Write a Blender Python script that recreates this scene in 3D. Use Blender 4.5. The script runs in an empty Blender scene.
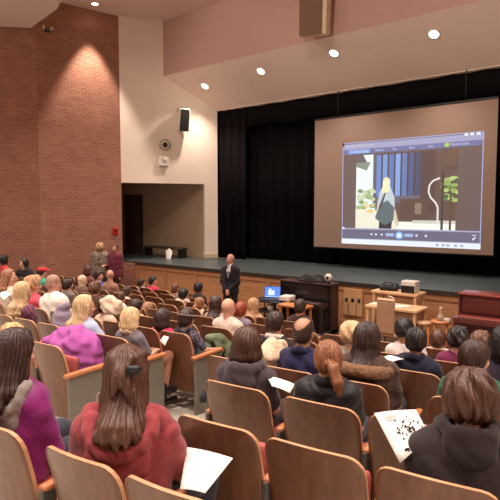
import bpy, math, random
import numpy as np
from mathutils import Vector, Matrix
random.seed(7)
SC = bpy.context.scene
COL = SC.collection
V = Vector
PI = math.pi

# ------------------------------------------------------------------ materials
def lin(c):
    out = []
    for v in c:
        v = v / 255.0
        out.append(v / 12.92 if v <= 0.04045 else ((v + 0.055) / 1.055) ** 2.4)
    return tuple(out) + (1.0,)

def mat(name, rgb, rough=0.7, metal=0.0, var=0.0, scale=(8, 8, 8), detail=3, bump=0.0, bscale=60.0, coat=0.0, spec=0.5, emit=None, estr=0.0, sheen=0.0):
    m = bpy.data.materials.new(name)
    m.use_nodes = True
    nt = m.node_tree
    b = nt.nodes['Principled BSDF']
    col = lin(rgb)
    b.inputs['Base Color'].default_value = col
    b.inputs['Roughness'].default_value = rough
    b.inputs['Metallic'].default_value = metal
    b.inputs['Coat Weight'].default_value = coat
    b.inputs['Specular IOR Level'].default_value = spec
    b.inputs['Sheen Weight'].default_value = sheen
    if emit:
        b.inputs['Emission Color'].default_value = lin(emit)
        b.inputs['Emission Strength'].default_value = estr
    tc = None
    if var > 0 or bump > 0:
        tc = nt.nodes.new('ShaderNodeTexCoord')
    if var > 0:
        mp = nt.nodes.new('ShaderNodeMapping')
        mp.inputs['Scale'].default_value = scale
        nz = nt.nodes.new('ShaderNodeTexNoise')
        nz.inputs['Scale'].default_value = 1.0
        nz.inputs['Detail'].default_value = detail
        rp = nt.nodes.new('ShaderNodeValToRGB')
        rp.color_ramp.elements[0].position = 0.3
        rp.color_ramp.elements[1].position = 0.7
        rp.color_ramp.elements[0].color = tuple(v * (1 - var) for v in col[:3]) + (1,)
        rp.color_ramp.elements[1].color = tuple(min(1, v * (1 + var)) for v in col[:3]) + (1,)
        nt.links.new(tc.outputs['Object'], mp.inputs['Vector'])
        nt.links.new(mp.outputs['Vector'], nz.inputs['Vector'])
        nt.links.new(nz.outputs['Fac'], rp.inputs['Fac'])
        nt.links.new(rp.outputs['Color'], b.inputs['Base Color'])
    if bump > 0:
        n2 = nt.nodes.new('ShaderNodeTexNoise')
        n2.inputs['Scale'].default_value = bscale
        n2.inputs['Detail'].default_value = 2
        bp = nt.nodes.new('ShaderNodeBump')
        bp.inputs['Strength'].default_value = bump
        bp.inputs['Distance'].default_value = 0.01
        nt.links.new(tc.outputs['Object'], n2.inputs['Vector'])
        nt.links.new(n2.outputs['Fac'], bp.inputs['Height'])
        nt.links.new(bp.outputs['Normal'], b.inputs['Normal'])
    return m

def brick_mat(name):
    m = bpy.data.materials.new(name); m.use_nodes = True
    nt = m.node_tree; b = nt.nodes['Principled BSDF']
    b.inputs['Roughness'].default_value = 0.9
    tc = nt.nodes.new('ShaderNodeTexCoord')
    sp = nt.nodes.new('ShaderNodeSeparateXYZ'); cb = nt.nodes.new('ShaderNodeCombineXYZ')
    br = nt.nodes.new('ShaderNodeTexBrick')
    br.inputs['Scale'].default_value = 1.0
    br.inputs['Brick Width'].default_value = 0.21
    br.inputs['Row Height'].default_value = 0.07
    br.inputs['Mortar Size'].default_value = 0.007
    br.inputs['Color1'].default_value = lin((178, 120, 96))
    br.inputs['Color2'].default_value = lin((160, 103, 81))
    br.inputs['Mortar'].default_value = lin((196, 150, 127))
    nz = nt.nodes.new('ShaderNodeTexNoise'); nz.inputs['Scale'].default_value = 2.2; nz.inputs['Detail'].default_value = 4
    mx = nt.nodes.new('ShaderNodeMix'); mx.data_type = 'RGBA'; mx.blend_type = 'MULTIPLY'; mx.inputs['Factor'].default_value = 0.35
    nt.links.new(tc.outputs['Object'], sp.inputs[0])
    nt.links.new(sp.outputs['X'], cb.inputs['X']); nt.links.new(sp.outputs['Z'], cb.inputs['Y'])
    nt.links.new(cb.outputs[0], br.inputs['Vector'])
    nt.links.new(tc.outputs['Object'], nz.inputs['Vector'])
    nt.links.new(br.outputs['Color'], mx.inputs[6]); nt.links.new(nz.outputs['Fac'], mx.inputs[7])
    nt.links.new(mx.outputs[2], b.inputs['Base Color'])
    bp = nt.nodes.new('ShaderNodeBump'); bp.inputs['Strength'].default_value = 0.4; bp.inputs['Distance'].default_value = 0.01
    bp.invert = True
    nt.links.new(br.outputs['Fac'], bp.inputs['Height']); nt.links.new(bp.outputs['Normal'], b.inputs['Normal'])
    return m

def glow(name, rgb, strength):
    m = bpy.data.materials.new(name); m.use_nodes = True
    nt = m.node_tree
    nt.nodes.remove(nt.nodes['Principled BSDF'])
    e = nt.nodes.new('ShaderNodeEmission')
    e.inputs['Color'].default_value = lin(rgb); e.inputs['Strength'].default_value = strength
    nt.links.new(e.outputs[0], nt.nodes['Material Output'].inputs['Surface'])
    return m

# ------------------------------------------------------------------ mesh builder
class MB:
    def __init__(s):
        s.v = []; s.f = []; s.m = []; s.sm = []
    def add(s, vs, fs, mi=0, smooth=False, M=None):
        o = len(s.v)
        for p in vs:
            p = V(p)
            s.v.append(tuple(M @ p) if M else tuple(p))
        for f in fs:
            s.f.append(tuple(i + o for i in f)); s.m.append(mi); s.sm.append(smooth)
        return s
    def box(s, a, b, mi=0, M=None, bev=0.0):
        x0, y0, z0 = a; x1, y1, z1 = b
        if bev <= 0:
            vs = [(x0,y0,z0),(x1,y0,z0),(x1,y1,z0),(x0,y1,z0),(x0,y0,z1),(x1,y0,z1),(x1,y1,z1),(x0,y1,z1)]
            fs = [(0,3,2,1),(4,5,6,7),(0,1,5,4),(1,2,6,5),(2,3,7,6),(3,0,4,7)]
            return s.add(vs, fs, mi, False, M)
        d = min(bev, (x1-x0)*.45, (y1-y0)*.45, (z1-z0)*.45)
        vs = []; idx = {}
        for i, X in ((0, x0), (1, x1)):
            for j, Y in ((0, y0), (1, y1)):
                for k, Z in ((0, z0), (1, z1)):
                    sx = d if i == 0 else -d; sy = d if j == 0 else -d; sz = d if k == 0 else -d
                    idx[i,j,k,0] = len(vs); vs.append((X, Y+sy, Z+sz))
                    idx[i,j,k,1] = len(vs); vs.append((X+sx, Y, Z+sz))
                    idx[i,j,k,2] = len(vs); vs.append((X+sx, Y+sy, Z))
        fs = []
        for i in (0,1):
            q = [idx[i,0,0,0], idx[i,1,0,0], idx[i,1,1,0], idx[i,0,1,0]]; fs.append(q if i else q[::-1])
            q = [idx[0,i,0,1], idx[1,i,0,1], idx[1,i,1,1], idx[0,i,1,1]]; fs.append(q[::-1] if i else q)
            q = [idx[0,0,i,2], idx[1,0,i,2], idx[1,1,i,2], idx[0,1,i,2]]; fs.append(q if i else q[::-1])
        for a_ in (0,1):
            for b_ in (0,1):
                q = [idx[a_,b_,0,0], idx[a_,b_,1,0], idx[a_,b_,1,1], idx[a_,b_,0,1]]; fs.append(q if a_ == b_ else q[::-1])
                q = [idx[a_,0,b_,0], idx[a_,0,b_,2], idx[a_,1,b_,2], idx[a_,1,b_,0]]; fs.append(q if a_ == b_ else q[::-1])
                q = [idx[0,a_,b_,1], idx[1,a_,b_,1], idx[1,a_,b_,2], idx[0,a_,b_,2]]; fs.append(q if a_ == b_ else q[::-1])
        for i in (0,1):
            for j in (0,1):
                for k in (0,1):
                    t = [idx[i,j,k,0], idx[i,j,k,1], idx[i,j,k,2]]
                    fs.append(t if (i + j + k) % 2 else t[::-1])
        return s.add(vs, fs, mi, False, M)
    def cyl(s, p0, p1, r0, r1=None, n=12, mi=0, M=None, smooth=True):
        r1 = r0 if r1 is None else r1
        p0 = V(p0); p1 = V(p1); d = (p1 - p0).normalized()
        a = d.orthogonal().normalized(); b = d.cross(a)
        vs = []
        for i in range(n):
            t = 2*PI*i/n; e = a*math.cos(t) + b*math.sin(t)
            vs.append(p0 + e*r0); vs.append(p1 + e*r1)
        fs = [(2*i, 2*((i+1) % n), 2*((i+1) % n)+1, 2*i+1) for i in range(n)]
        s.add(vs, fs, mi, smooth, M)
        o = len(s.v) - 2*n
        s.f.append(tuple(o+2*i for i in range(n))[::-1]); s.m.append(mi); s.sm.append(False)
        s.f.append(tuple(o+2*i+1 for i in range(n))); s.m.append(mi); s.sm.append(False)
        return s
    def tube(s, pts, r, n=8, mi=0, M=None):
        pts = [V(p) for p in pts]; rs = r if isinstance(r, (list, tuple)) else [r]*len(pts)
        vs = []; fs = []; a = None
        for i, p in enumerate(pts):
            d = (pts[min(i+1, len(pts)-1)] - pts[max(i-1, 0)]).normalized()
            a = d.orthogonal().normalized() if a is None else (a - d*a.dot(d)).normalized()
            b = d.cross(a)
            for k in range(n):
                t = 2*PI*k/n; vs.append(p + (a*math.cos(t) + b*math.sin(t))*rs[i])
        for i in range(len(pts)-1):
            for k in range(n):
                k2 = (k+1) % n; fs.append((i*n+k, i*n+k2, (i+1)*n+k2, (i+1)*n+k))
        fs.append(tuple(range(n))[::-1]); fs.append(tuple((len(pts)-1)*n+k for k in range(n)))
        return s.add(vs, fs, mi, True, M)
    def lathe(s, prof, c=(0,0,0), n=20, mi=0, M=None):
        vs = []; fs = []
        for r, z in prof:
            for k in range(n):
                t = 2*PI*k/n; vs.append((c[0]+r*math.cos(t), c[1]+r*math.sin(t), c[2]+z))
        for i in range(len(prof)-1):
            for k in range(n):
                k2 = (k+1) % n; fs.append((i*n+k, i*n+k2, (i+1)*n+k2, (i+1)*n+k))
        fs.append(tuple(range(n))[::-1]); fs.append(tuple((len(prof)-1)*n+k for k in range(n)))
        return s.add(vs, fs, mi, True, M)
    def prism(s, poly, z0, z1, mi=0, M=None):
        n = len(poly)
        vs = [(x, y, z0) for x, y in poly] + [(x, y, z1) for x, y in poly]
        fs = [tuple(range(n))[::-1], tuple(range(n, 2*n))] + [(i, (i+1) % n, n+(i+1) % n, n+i) for i in range(n)]
        return s.add(vs, fs, mi, False, M)
    def mesh(s, name, mats):
        me = bpy.data.meshes.new(name)
        me.from_pydata(s.v, [], s.f)
        me.polygons.foreach_set('material_index', s.m)
        me.polygons.foreach_set('use_smooth', s.sm)
        for m in (mats if isinstance(mats, (list, tuple)) else [mats]): me.materials.append(m)
        me.update()
        return me
    def build(s, name, mats, parent=None, loc=None, rot=None):
        return link(name, s.mesh(name, mats), parent, loc, rot)

def link(name, data, parent=None, loc=None, rot=None):
    o = bpy.data.objects.new(name, data); COL.objects.link(o)
    if parent: o.parent = parent
    if loc: o.location = loc
    if rot: o.rotation_euler = rot
    return o

def tag(o, label=None, cat=None, group=None, kind=None):
    if label: o['label'] = label
    if cat: o['category'] = cat
    if group: o['group'] = group
    if kind: o['kind'] = kind
    return o

def empty(name, loc, rz=0.0, label=None, cat=None, group=None):
    o = link(name, None, None, loc, (0, 0, rz)); o.empty_display_size = 0.1
    return tag(o, label, cat, group)

def copy_tree(o, parent=None):
    c = o.copy(); COL.objects.link(c)
    if parent: c.parent = parent
    for ch in o.children: copy_tree(ch, c)
    return c

# ------------------------------------------------------------------ camera geometry
FOC = 530.0; CAM_H = 2.72
PSI = math.atan(431/530.0); TH = math.atan(40/530.0)
CP, SP = math.cos(PSI), math.sin(PSI)
RCX, RCY = -11.1, 77.0                     # the rows are arcs about this far point
RCAM = math.hypot(RCX, RCY)
def ray(u, v):
    X = (u-250)/FOC; Y = -(v-250)/FOC
    fw = math.cos(TH) + Y*math.sin(TH); up = -math.sin(TH) + Y*math.cos(TH)
    return V((X*CP - fw*SP, X*SP + fw*CP, up))
def nn(x, y): return RCAM - math.hypot(x-RCX, y-RCY)
def floor_z(n): return max(0.0, 1.02 - 0.111*n) if n > -1 else 1.131
def hit_n(u, v, n):
    d = ray(u, v); lo, hi = 0.0, 30.0
    for _ in range(50):
        m = (lo+hi)/2
        if nn(d.x*m, d.y*m) < n: lo = m
        else: hi = m
    return V((d.x*m, d.y*m, CAM_H + d.z*m))
def hit_y(u, v, y):
    d = ray(u, v); t = y/d.y
    return V((d.x*t, y, CAM_H + d.z*t))
def hit_z(u, v, z):
    d = ray(u, v); t = (z-CAM_H)/d.z
    return V((d.x*t, d.y*t, z))
def hit_plane(u, v, p, nrm):
    d = ray(u, v); t = (V(p) - V((0,0,CAM_H))).dot(nrm)/d.dot(nrm)
    return V((0,0,CAM_H)) + d*t
def hit_d(u, v, dep):
    d = ray(u, v); k = dep/(-d.x*SP + d.y*CP)
    return V((d.x*k, d.y*k, CAM_H + d.z*k))
def proj(p):
    r = p[0]*CP + p[1]*SP; d = -p[0]*SP + p[1]*CP; h = p[2]-CAM_H
    zc = d*math.cos(TH) - h*math.sin(TH); yc = h*math.cos(TH) + d*math.sin(TH)
    if zc < 0.05: return (9999, 9999, zc)
    return (250 + FOC*r/zc, 250 - FOC*yc/zc, zc)
# ------------------------------------------------------------------ organic surfaces: smooth union of tapered limbs, meshed as one surface
def surface_nets(F, org, h):
    S = F < 0
    nx, ny, nz = F.shape
    c = np.zeros((nx-1, ny-1, nz-1), np.int8)
    offs = [(i,j,k) for i in (0,1) for j in (0,1) for k in (0,1)]
    for (i,j,k) in offs:
        c += S[i:nx-1+i, j:ny-1+j, k:nz-1+k]
    act = (c > 0) & (c < 8)
    ii = np.argwhere(act)
    if len(ii) == 0: return np.zeros((0,3)), np.zeros((0,4), int)
    idx = -np.ones(act.shape, np.int64); idx[act] = np.arange(len(ii))
    vals = {o: F[ii[:,0]+o[0], ii[:,1]+o[1], ii[:,2]+o[2]] for o in offs}
    acc = np.zeros((len(ii),3)); cnt = np.zeros(len(ii))
    for a in offs:
        for ax in range(3):
            if a[ax] == 0:
                b = list(a); b[ax] = 1; b = tuple(b)
                va, vb = vals[a], vals[b]
                m = (va < 0) != (vb < 0)
                t = np.where(m, va/np.where(m, va-vb, 1), 0)
                p = np.tile(np.array(a, float), (len(ii),1)); p[:,ax] = t
                acc[m] += p[m]; cnt[m] += 1
    vs = (ii + acc/cnt[:,None])*h + np.array(org)
    quads = []
    for ax in range(3):
        sl0 = [slice(None)]*3; sl1 = [slice(None)]*3
        sl0[ax] = slice(0,-1); sl1[ax] = slice(1,None)
        A = S[tuple(sl0)]; B = S[tuple(sl1)]
        e = np.argwhere(A != B)
        u, w = [(1,2),(2,0),(0,1)][ax]
        ok = (e[:,u] > 0) & (e[:,w] > 0) & (e[:,u] < F.shape[u]-1) & (e[:,w] < F.shape[w]-1)
        e = e[ok]
        if not len(e): continue
        inside = A[e[:,0], e[:,1], e[:,2]]
        def cell(du, dw):
            q = e.copy(); q[:,u] += du; q[:,w] += dw
            return idx[q[:,0], q[:,1], q[:,2]]
        q = np.stack([cell(-1,-1), cell(0,-1), cell(0,0), cell(-1,0)], 1)
        q[~inside] = q[~inside][:, ::-1]
        quads.append(q)
    return vs, np.concatenate(quads)

class Sdf:
    def __init__(s): s.p = []; s.post = []
    def cap(s, a, b, r0, r1=None, k=0.02):
        s.p.append(('c', np.array(a, float), np.array(b, float), r0, r0 if r1 is None else r1, k)); return s
    def chain(s, pts, rs, k=0.02):
        for i in range(len(pts)-1): s.cap(pts[i], pts[i+1], rs[i], rs[i+1], k)
        return s
    def ell(s, c, r, R=None, k=0.02):
        s.p.append(('e', np.array(c, float), np.array(r, float), None if R is None else np.array(R), k)); return s
    def sub(s, c, r, R=None, k=0.01):
        s.p.append(('s', np.array(c, float), np.array(r, float), None if R is None else np.array(R), k)); return s
    def box(s, c, r, R=None, rd=0.02, k=0.02):
        s.p.append(('b', np.array(c, float), np.array(r, float), None if R is None else np.array(R), rd, k)); return s
    def bounds(s, pad):
        lo = np.full(3, 1e9); hi = -lo
        for q in s.p:
            if q[0] == 's': continue
            if q[0] == 'c':
                r = max(q[3], q[4]); l = np.minimum(q[1], q[2])-r; g = np.maximum(q[1], q[2])+r
            else:
                r = q[2] if q[3] is None else np.full(3, np.linalg.norm(q[2]) if q[0] == 'b' else q[2].max())
                l = q[1]-r; g = q[1]+r
            lo = np.minimum(lo, l); hi = np.maximum(hi, g)
        return lo-pad, hi+pad
    def grid(s, h, pad=0.03):
        lo, hi = s.bounds(pad)
        n = np.ceil((hi-lo)/h).astype(int)+1
        ax = [lo[i] + h*np.arange(n[i]) for i in range(3)]
        F = np.full(tuple(n), 1.0)
        for q in s.p:
            k = q[-1]
            if q[0] == 'c':
                r = max(q[3], q[4]); l = np.minimum(q[1], q[2])-r; g = np.maximum(q[1], q[2])+r
            else:
                r = q[2] if q[3] is None else np.full(3, np.linalg.norm(q[2]) if q[0] == 'b' else q[2].max())
                l = q[1]-r; g = q[1]+r
            m = k + 2*h
            i0 = np.clip(np.floor((l-m-lo)/h).astype(int), 0, n); i1 = np.clip(np.ceil((g+m-lo)/h).astype(int)+1, 0, n)
            if np.any(i1 <= i0): continue
            X = ax[0][i0[0]:i1[0]][:,None,None]; Y = ax[1][i0[1]:i1[1]][None,:,None]; Z = ax[2][i0[2]:i1[2]][None,None,:]
            if q[0] == 'c':
                a, b = q[1], q[2]; d = b-a; dd = max(d.dot(d), 1e-9)
                t = np.clip(((X-a[0])*d[0]+(Y-a[1])*d[1]+(Z-a[2])*d[2])/dd, 0, 1)
                D = np.sqrt((X-a[0]-t*d[0])**2+(Y-a[1]-t*d[1])**2+(Z-a[2]-t*d[2])**2) - (q[3]+(q[4]-q[3])*t)
            else:
                x = X-q[1][0]; y = Y-q[1][1]; z = Z-q[1][2]
                if q[3] is not None:
                    R = q[3]
                    x, y, z = (R[0,0]*x+R[1,0]*y+R[2,0]*z, R[0,1]*x+R[1,1]*y+R[2,1]*z, R[0,2]*x+R[1,2]*y+R[2,2]*z)
                rr = q[2]
                if q[0] == 'b':
                    rd = q[4]
                    ax_ = np.abs(x)-(rr[0]-rd); ay = np.abs(y)-(rr[1]-rd); az = np.abs(z)-(rr[2]-rd)
                    D = np.sqrt(np.maximum(ax_,0)**2+np.maximum(ay,0)**2+np.maximum(az,0)**2) + np.minimum(np.maximum(np.maximum(ax_,ay),az),0) - rd
                else:
                    k0 = np.sqrt((x/rr[0])**2+(y/rr[1])**2+(z/rr[2])**2)
                    k1 = np.sqrt((x/rr[0]**2)**2+(y/rr[1]**2)**2+(z/rr[2]**2)**2)
                    D = k0*(k0-1)/np.maximum(k1, 1e-6)
            sl = (slice(i0[0],i1[0]), slice(i0[1],i1[1]), slice(i0[2],i1[2]))
            A = F[sl]
            if q[0] == 's':
                e = np.maximum(k-np.abs(A+D), 0)/max(k,1e-6)
                F[sl] = np.maximum(A, -D) + e*e*k*0.25
            else:
                e = np.maximum(k-np.abs(A-D), 0)/max(k,1e-6)
                F[sl] = np.minimum(A, D) - e*e*k*0.25
        X = ax[0][:,None,None]; Y = ax[1][None,:,None]; Z = ax[2][None,None,:]
        for fn in s.post: F = fn(F, X, Y, Z)
        F[0] = np.maximum(F[0], h); F[-1] = np.maximum(F[-1], h)
        F[:,0] = np.maximum(F[:,0], h); F[:,-1] = np.maximum(F[:,-1], h)
        F[:,:,0] = np.maximum(F[:,:,0], h); F[:,:,-1] = np.maximum(F[:,:,-1], h)
        return F, lo
    def mesh(s, name, h, mats, paint=None):
        F, lo = s.grid(h)
        vs, qs = surface_nets(F, lo, h)
        if len(qs):                                   # keep the largest connected surface only
            par = np.arange(len(vs))
            for _ in range(200):
                mn = par[qs].min(1)
                new = par.copy()
                for c in range(4): np.minimum.at(new, qs[:,c], mn)
                new = new[new]
                if (new == par).all(): break
                par = new
            u, ct = np.unique(par, return_counts=True)
            keepv = par == u[ct.argmax()]
            qs = qs[keepv[qs].all(1)]
            remap = np.cumsum(keepv)-1
            vs = vs[keepv]; qs = remap[qs]
        me = bpy.data.meshes.new(name)
        me.vertices.add(len(vs)); me.vertices.foreach_set('co', vs.ravel())
        me.loops.add(len(qs)*4); me.loops.foreach_set('vertex_index', qs.ravel().astype(np.int32))
        me.polygons.add(len(qs))
        me.polygons.foreach_set('loop_start', np.arange(0, len(qs)*4, 4, dtype=np.int32))
        me.polygons.foreach_set('use_smooth', np.ones(len(qs), bool))
        for m in (mats if isinstance(mats, (list, tuple)) else [mats]): me.materials.append(m)
        if paint is not None:
            me.polygons.foreach_set('material_index', paint(vs[qs].mean(1)).astype(np.int32))
        me.update(calc_edges=True)
        return me
# ------------------------------------------------------------------ room
M_brick = brick_mat('brick')
M_white = mat('painted plaster', (236, 218, 201), 0.85, var=0.03, scale=(1.5,1.5,1.5))
M_ceil = mat('ceiling plaster', (226, 202, 187), 0.9, var=0.02)
M_slope = mat('slope plaster', (238, 214, 198), 0.85, var=0.02)
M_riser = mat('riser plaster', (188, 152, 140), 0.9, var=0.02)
M_floor = mat('concrete floor', (196, 186, 168), 0.6, var=0.10, scale=(3,3,3))
M_stage = mat('stage floor paint', (74, 82, 82), 0.38, var=0.12, scale=(1.5,1.5,1.5), detail=5)
M_lip = mat('stage lip', (58, 50, 44), 0.5)
M_oak = mat('oak panel', (196, 140, 96), 0.5, var=0.13, scale=(2, 2, 22), detail=4)
M_oak2 = mat('oak moulding', (184, 128, 86), 0.5, var=0.10, scale=(2, 2, 18))
M_black = mat('black velour', (20, 15, 18), 0.95, spec=0.1)
M_alc = mat('side stage paint', (176, 148, 120), 0.85, var=0.03)
M_darkpaint = mat('dark paint', (60, 44, 38), 0.8)
M_doorw = mat('dark wood door', (70, 42, 32), 0.6, var=0.1, scale=(20,20,2))
M_metal = mat('dark grey metal', (72, 70, 66), 0.5, metal=0.3)
M_blk = mat('black plastic', (24, 22, 22), 0.45)
M_wplast = mat('white plastic', (226, 216, 204), 0.5)
M_red = mat('red plastic', (190, 30, 24), 0.4)
M_trimw = mat('white trim', (214, 190, 160), 0.6)

YS = 10.86                                  # stage front plane
ZST = 1.07                                  # stage floor height
ZC = 8.8                                    # ceiling height
P0 = V((-14.05, 10.71, 0)); P1 = V((-12.35, 13.43, 0))
def struct(mb, name, mats, **k):
    o = mb.build(name, mats, **k); o['kind'] = 'structure'; return o

# sloped auditorium floor
mb = MB(); NX, NY = 40, 60; vs = []; fs = []
for j in range(NY+1):
    for i in range(NX+1):
        x = -19 + 25*i/NX; y = -4.5 + 15.6*j/NY
        vs.append((x, y, floor_z(nn(x, y))))
for j in range(NY):
    for i in range(NX):
        a = j*(NX+1)+i; fs.append((a, a+1, a+NX+2, a+NX+1))
mb.add(vs, fs, 0, True)
for i_, f_ in enumerate(mb.f):
    q_ = vs[f_[0]]
    if nn(q_[0], q_[1]) > 6.6: mb.m[i_] = 1
struct(mb, 'floor', [M_floor, mat('dark front floor', (96, 66, 52), 0.5, var=0.12, scale=(3,3,3))])

# stage: deck and oak front with raised frames
mb = MB(); mb.box((-18.0, YS, ZST-0.05), (5.0, 17.0, ZST), 0); mb.box((-18.0, YS-0.05, ZST-0.09), (5.0, YS, ZST), 1)
struct(mb, 'floor_stage', [M_stage, M_lip])
mb = MB()
xl = -13.55
mb.box((xl, YS, 0), (5.0, YS+0.2, ZST-0.06), 0)
mb.box((xl, YS-0.025, 0), (5.0, YS, 0.12), 1); mb.box((xl, YS-0.025, 0.86), (5.0, YS, ZST-0.09), 1)
x = xl
while x < 5:
    mb.box((x, YS-0.025, 0.12), (x+0.13, YS, 0.86), 1); x += 1.32
struct(mb, 'wall_stage_front', [M_oak, M_oak2])

# splayed side wall with the side-stage opening
d01 = (P1-P0).normalized(); L01 = (P1-P0).length; nrm = V((d01.y, -d01.x, 0))
ang01 = math.atan2(d01.y, d01.x)
pO = hit_plane(204.5, 184, P0, nrm); tO = (pO-P0).dot(d01); zO = pO.z
mb = MB()
mb.box((0, 0, zO), (L01, 0.30, ZC), 0); mb.box((tO, 0, ZST), (L01, 0.30, zO), 0)
struct(mb, 'wall_splay', M_white, loc=P0, rot=(0, 0, ang01))
mb = MB(); mb.box((tO-0.02, -0.03, ZST), (L01, 0.0, ZST+0.16), 0, bev=0.01)
mb.box((tO-0.03, -0.03, ZST), (tO, 0.30, ZST+0.16), 0)
struct(mb, 'baseboard_splay', M_trimw, loc=P0, rot=(0, 0, ang01))
pJ = P0 + d01*tO
# side-stage room
YB = 13.15
mb = MB(); mb.box((-20.0, YB, ZST), (-12.66, YB+0.12, zO+0.6), 0); struct(mb, 'wall_side_stage', M_alc)
pA = P0 - nrm*0.31; pB = pJ - nrm*0.31
mb = MB(); mb.prism([(-20.0, pA.y), (pA.x, pA.y), (pB.x, pB.y), (pB.x+0.1, YB+0.1), (-20.0, YB+0.1)], zO+0.35, zO+0.5); struct(mb, 'ceiling_side_stage', M_darkpaint)
pl = hit_y(126, 200, YB)
mb = MB(); mb.box((pl.x-0.8, 10.9, ZST), (pl.x-0.55, YB, zO+0.4), 0); struct(mb, 'wall_side_stage_left', M_darkpaint)
a = hit_y(127, 197, YB); b = hit_y(142, 250, YB)
d1 = MB().box((a.x, YB-0.06, ZST), (b.x, YB-0.005, a.z), 0)
o = struct(d1, 'door_1', M_doorw)
MB().box((a.x-0.07, YB-0.08, ZST), (a.x, YB-0.002, a.z+0.07)).box((b.x, YB-0.08, ZST), (b.x+0.07, YB-0.002, a.z+0.07)).box((a.x, YB-0.08, a.z), (b.x, YB-0.002, a.z+0.07)).build('door_frame', M_darkpaint, o)
MB().cyl((b.x-0.09, YB-0.06, ZST+0.95), (b.x-0.09, YB-0.12, ZST+0.95), 0.03).build('door_handle', M_metal, o)

# brick walls
h1 = math.radians(14); dB = V((-math.sin(h1), -math.cos(h1), 0)); nB = V((dB.y, -dB.x, 0))
pc = hit_plane(39, 150, P0, nB); tB = (pc-P0).dot(dB)
mb = MB(); mb.box((0, -0.3, -0.1), (tB, 0.0, ZC), 0)
struct(mb, 'wall_left', M_brick, loc=P0, rot=(0, 0, math.atan2(dB.y, dB.x)))
PA = P0 + dB*tB
dA = V((-CP, -SP, 0)); dA = (dA*0.97 + dB*0.25).normalized()
mb = MB(); mb.box((0, -0.3, -0.1), (6.5, 0.0, ZC), 0)
struct(mb, 'wall_left_rear', M_brick, loc=PA, rot=(0, 0, math.atan2(dA.y, dA.x)))
# short brick return and steps beside the stage front
mb = MB(); mb.box((-14.15, YS-0.12, 0), (-13.55, YS+0.2, ZST-0.05), 0); struct(mb, 'wall_stage_corner', M_brick)

# ceiling, riser and the sloped panel over the stage
mb = MB(); mb.prism([(-20, -5), (6, -5), (6, 11.9), (-20, 11.9)], ZC, ZC+0.1)
struct(mb, 'ceiling', M_ceil)
YR = 11.9; pr = hit_plane(172, 79, P0, nrm); ZR = 7.07; pe = hit_y(218, 110, 13.4); ZP = pe.z
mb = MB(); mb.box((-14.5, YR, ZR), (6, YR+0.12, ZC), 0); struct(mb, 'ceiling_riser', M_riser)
yb, zb = 13.43, ZP
mb = MB(); mb.add([(-14.0, YR, ZR), (6, YR, ZR), (6, yb, zb), (-14.0, yb, zb), (-14.0, YR+0.13, ZR+0.05), (6, YR+0.13, ZR+0.05), (6, yb+0.06, zb+0.12), (-14.0, yb+0.06, zb+0.12)],
       [(0,3,2,1),(4,5,6,7),(0,1,5,4),(1,2,6,5),(2,3,7,6),(3,0,4,7)])
struct(mb, 'ceiling_stage_slope', M_slope)
slope_n = V((0, -(ZR-zb), -(yb-YR))).normalized()
mb = MB(); mb.box((-12.6, yb, zb-0.02), (6, yb+0.3, ZC), 0); struct(mb, 'wall_proscenium', M_white)
# lower ceiling cloud at the left
q0 = hit_d(30, 27, 15.4); ZL = q0.z
ql = hit_z(-60, 27, ZL); q1 = hit_z(57, 9, ZL); q2 = hit_z(62, 0, ZL); q3 = q2 + (q2-q1)*3
poly = [(ql.x-3, ql.y+2.5), (q0.x-0.05, q0.y+0.05), (q1.x, q1.y), (q2.x, q2.y), (-9.5, -4.5), (-20, -4.5)]
poly[0] = (q0.x + dA.x*6.4 - nB.x*0.0, q0.y + dA.y*6.4)
mb = MB(); mb.prism(poly[::-1], ZL, ZC)
struct(mb, 'ceiling_cloud', M_ceil)
# rear and right walls out of frame keep the light in the room
mb = MB(); mb.box((5.9, -5, 0), (6.1, 17, ZC), 0); struct(mb, 'wall_right', M_white)
mb = MB(); mb.box((-14, 16.9, ZST), (6, 17.0, ZC)); struct(mb, 'wall_stage_back', M_black)

# ------------------------------------------------------------------ lights
warm = (1.0, 0.85, 0.73)
def spot(name, loc, energy, size, blend=0.8, aim=None, color=warm, rad=0.08):
    l = bpy.data.lights.new(name, 'SPOT'); l.energy = energy; l.spot_size = math.radians(size); l.spot_blend = blend
    l.color = color; l.shadow_soft_size = rad
    o = link(name, l, None, loc)
    if aim is not None: o.rotation_euler = (V(aim)-V(loc)).to_track_quat('-Z', 'Y').to_euler()
    return o
M_lamp = glow('lamp glow', (255, 244, 224), 14.0)
M_ring = mat('lamp trim', (230, 214, 190), 0.4)
def downlight(c, n, r, label):
    n = V(n).normalized(); a = n.orthogonal().normalized(); c = V(c)
    q = n.to_track_quat('Z', 'Y')
    root = link('downlight', None, None, c); root.rotation_euler = q.to_euler(); root.empty_display_size = .1
    tag(root, label, 'ceiling light', 'recessed downlights')
    MB().lathe([(r*1.25, 0.0), (r*1.25, 0.012), (r*0.98, 0.02), (r*0.98, 0.0)], n=24).build('trim_ring', M_ring, root)
    MB().lathe([(r*0.96, 0.0), (r*0.96, 0.01), (0.02, 0.03)], n=24).build('lamp', M_lamp, root)
words = ['first', 'second', 'third', 'fourth']
for i, (u, v) in enumerate([(205, 86), (261, 71), (334, 53), (434, 34)]):
    c = hit_plane(u, v, (0, YR, ZR), slope_n)
    lab = ['round glowing downlight in the sloped panel, nearest the side wall speaker', 'round glowing downlight second from the left along the sloped panel',
           'round glowing downlight in the sloped panel below the ceiling loudspeaker', 'large glowing downlight at the right above the projection screen'][i]
    downlight(c + slope_n*0.001, slope_n, 0.115, lab)
    spot('stage_spot', c + slope_n*0.12, 430, 120, 0.9, c + V((0, -0.45, -2)))
cb = hit_z(95, 8, ZC) + V((0.82, -0.57, 0))*0.36
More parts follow.
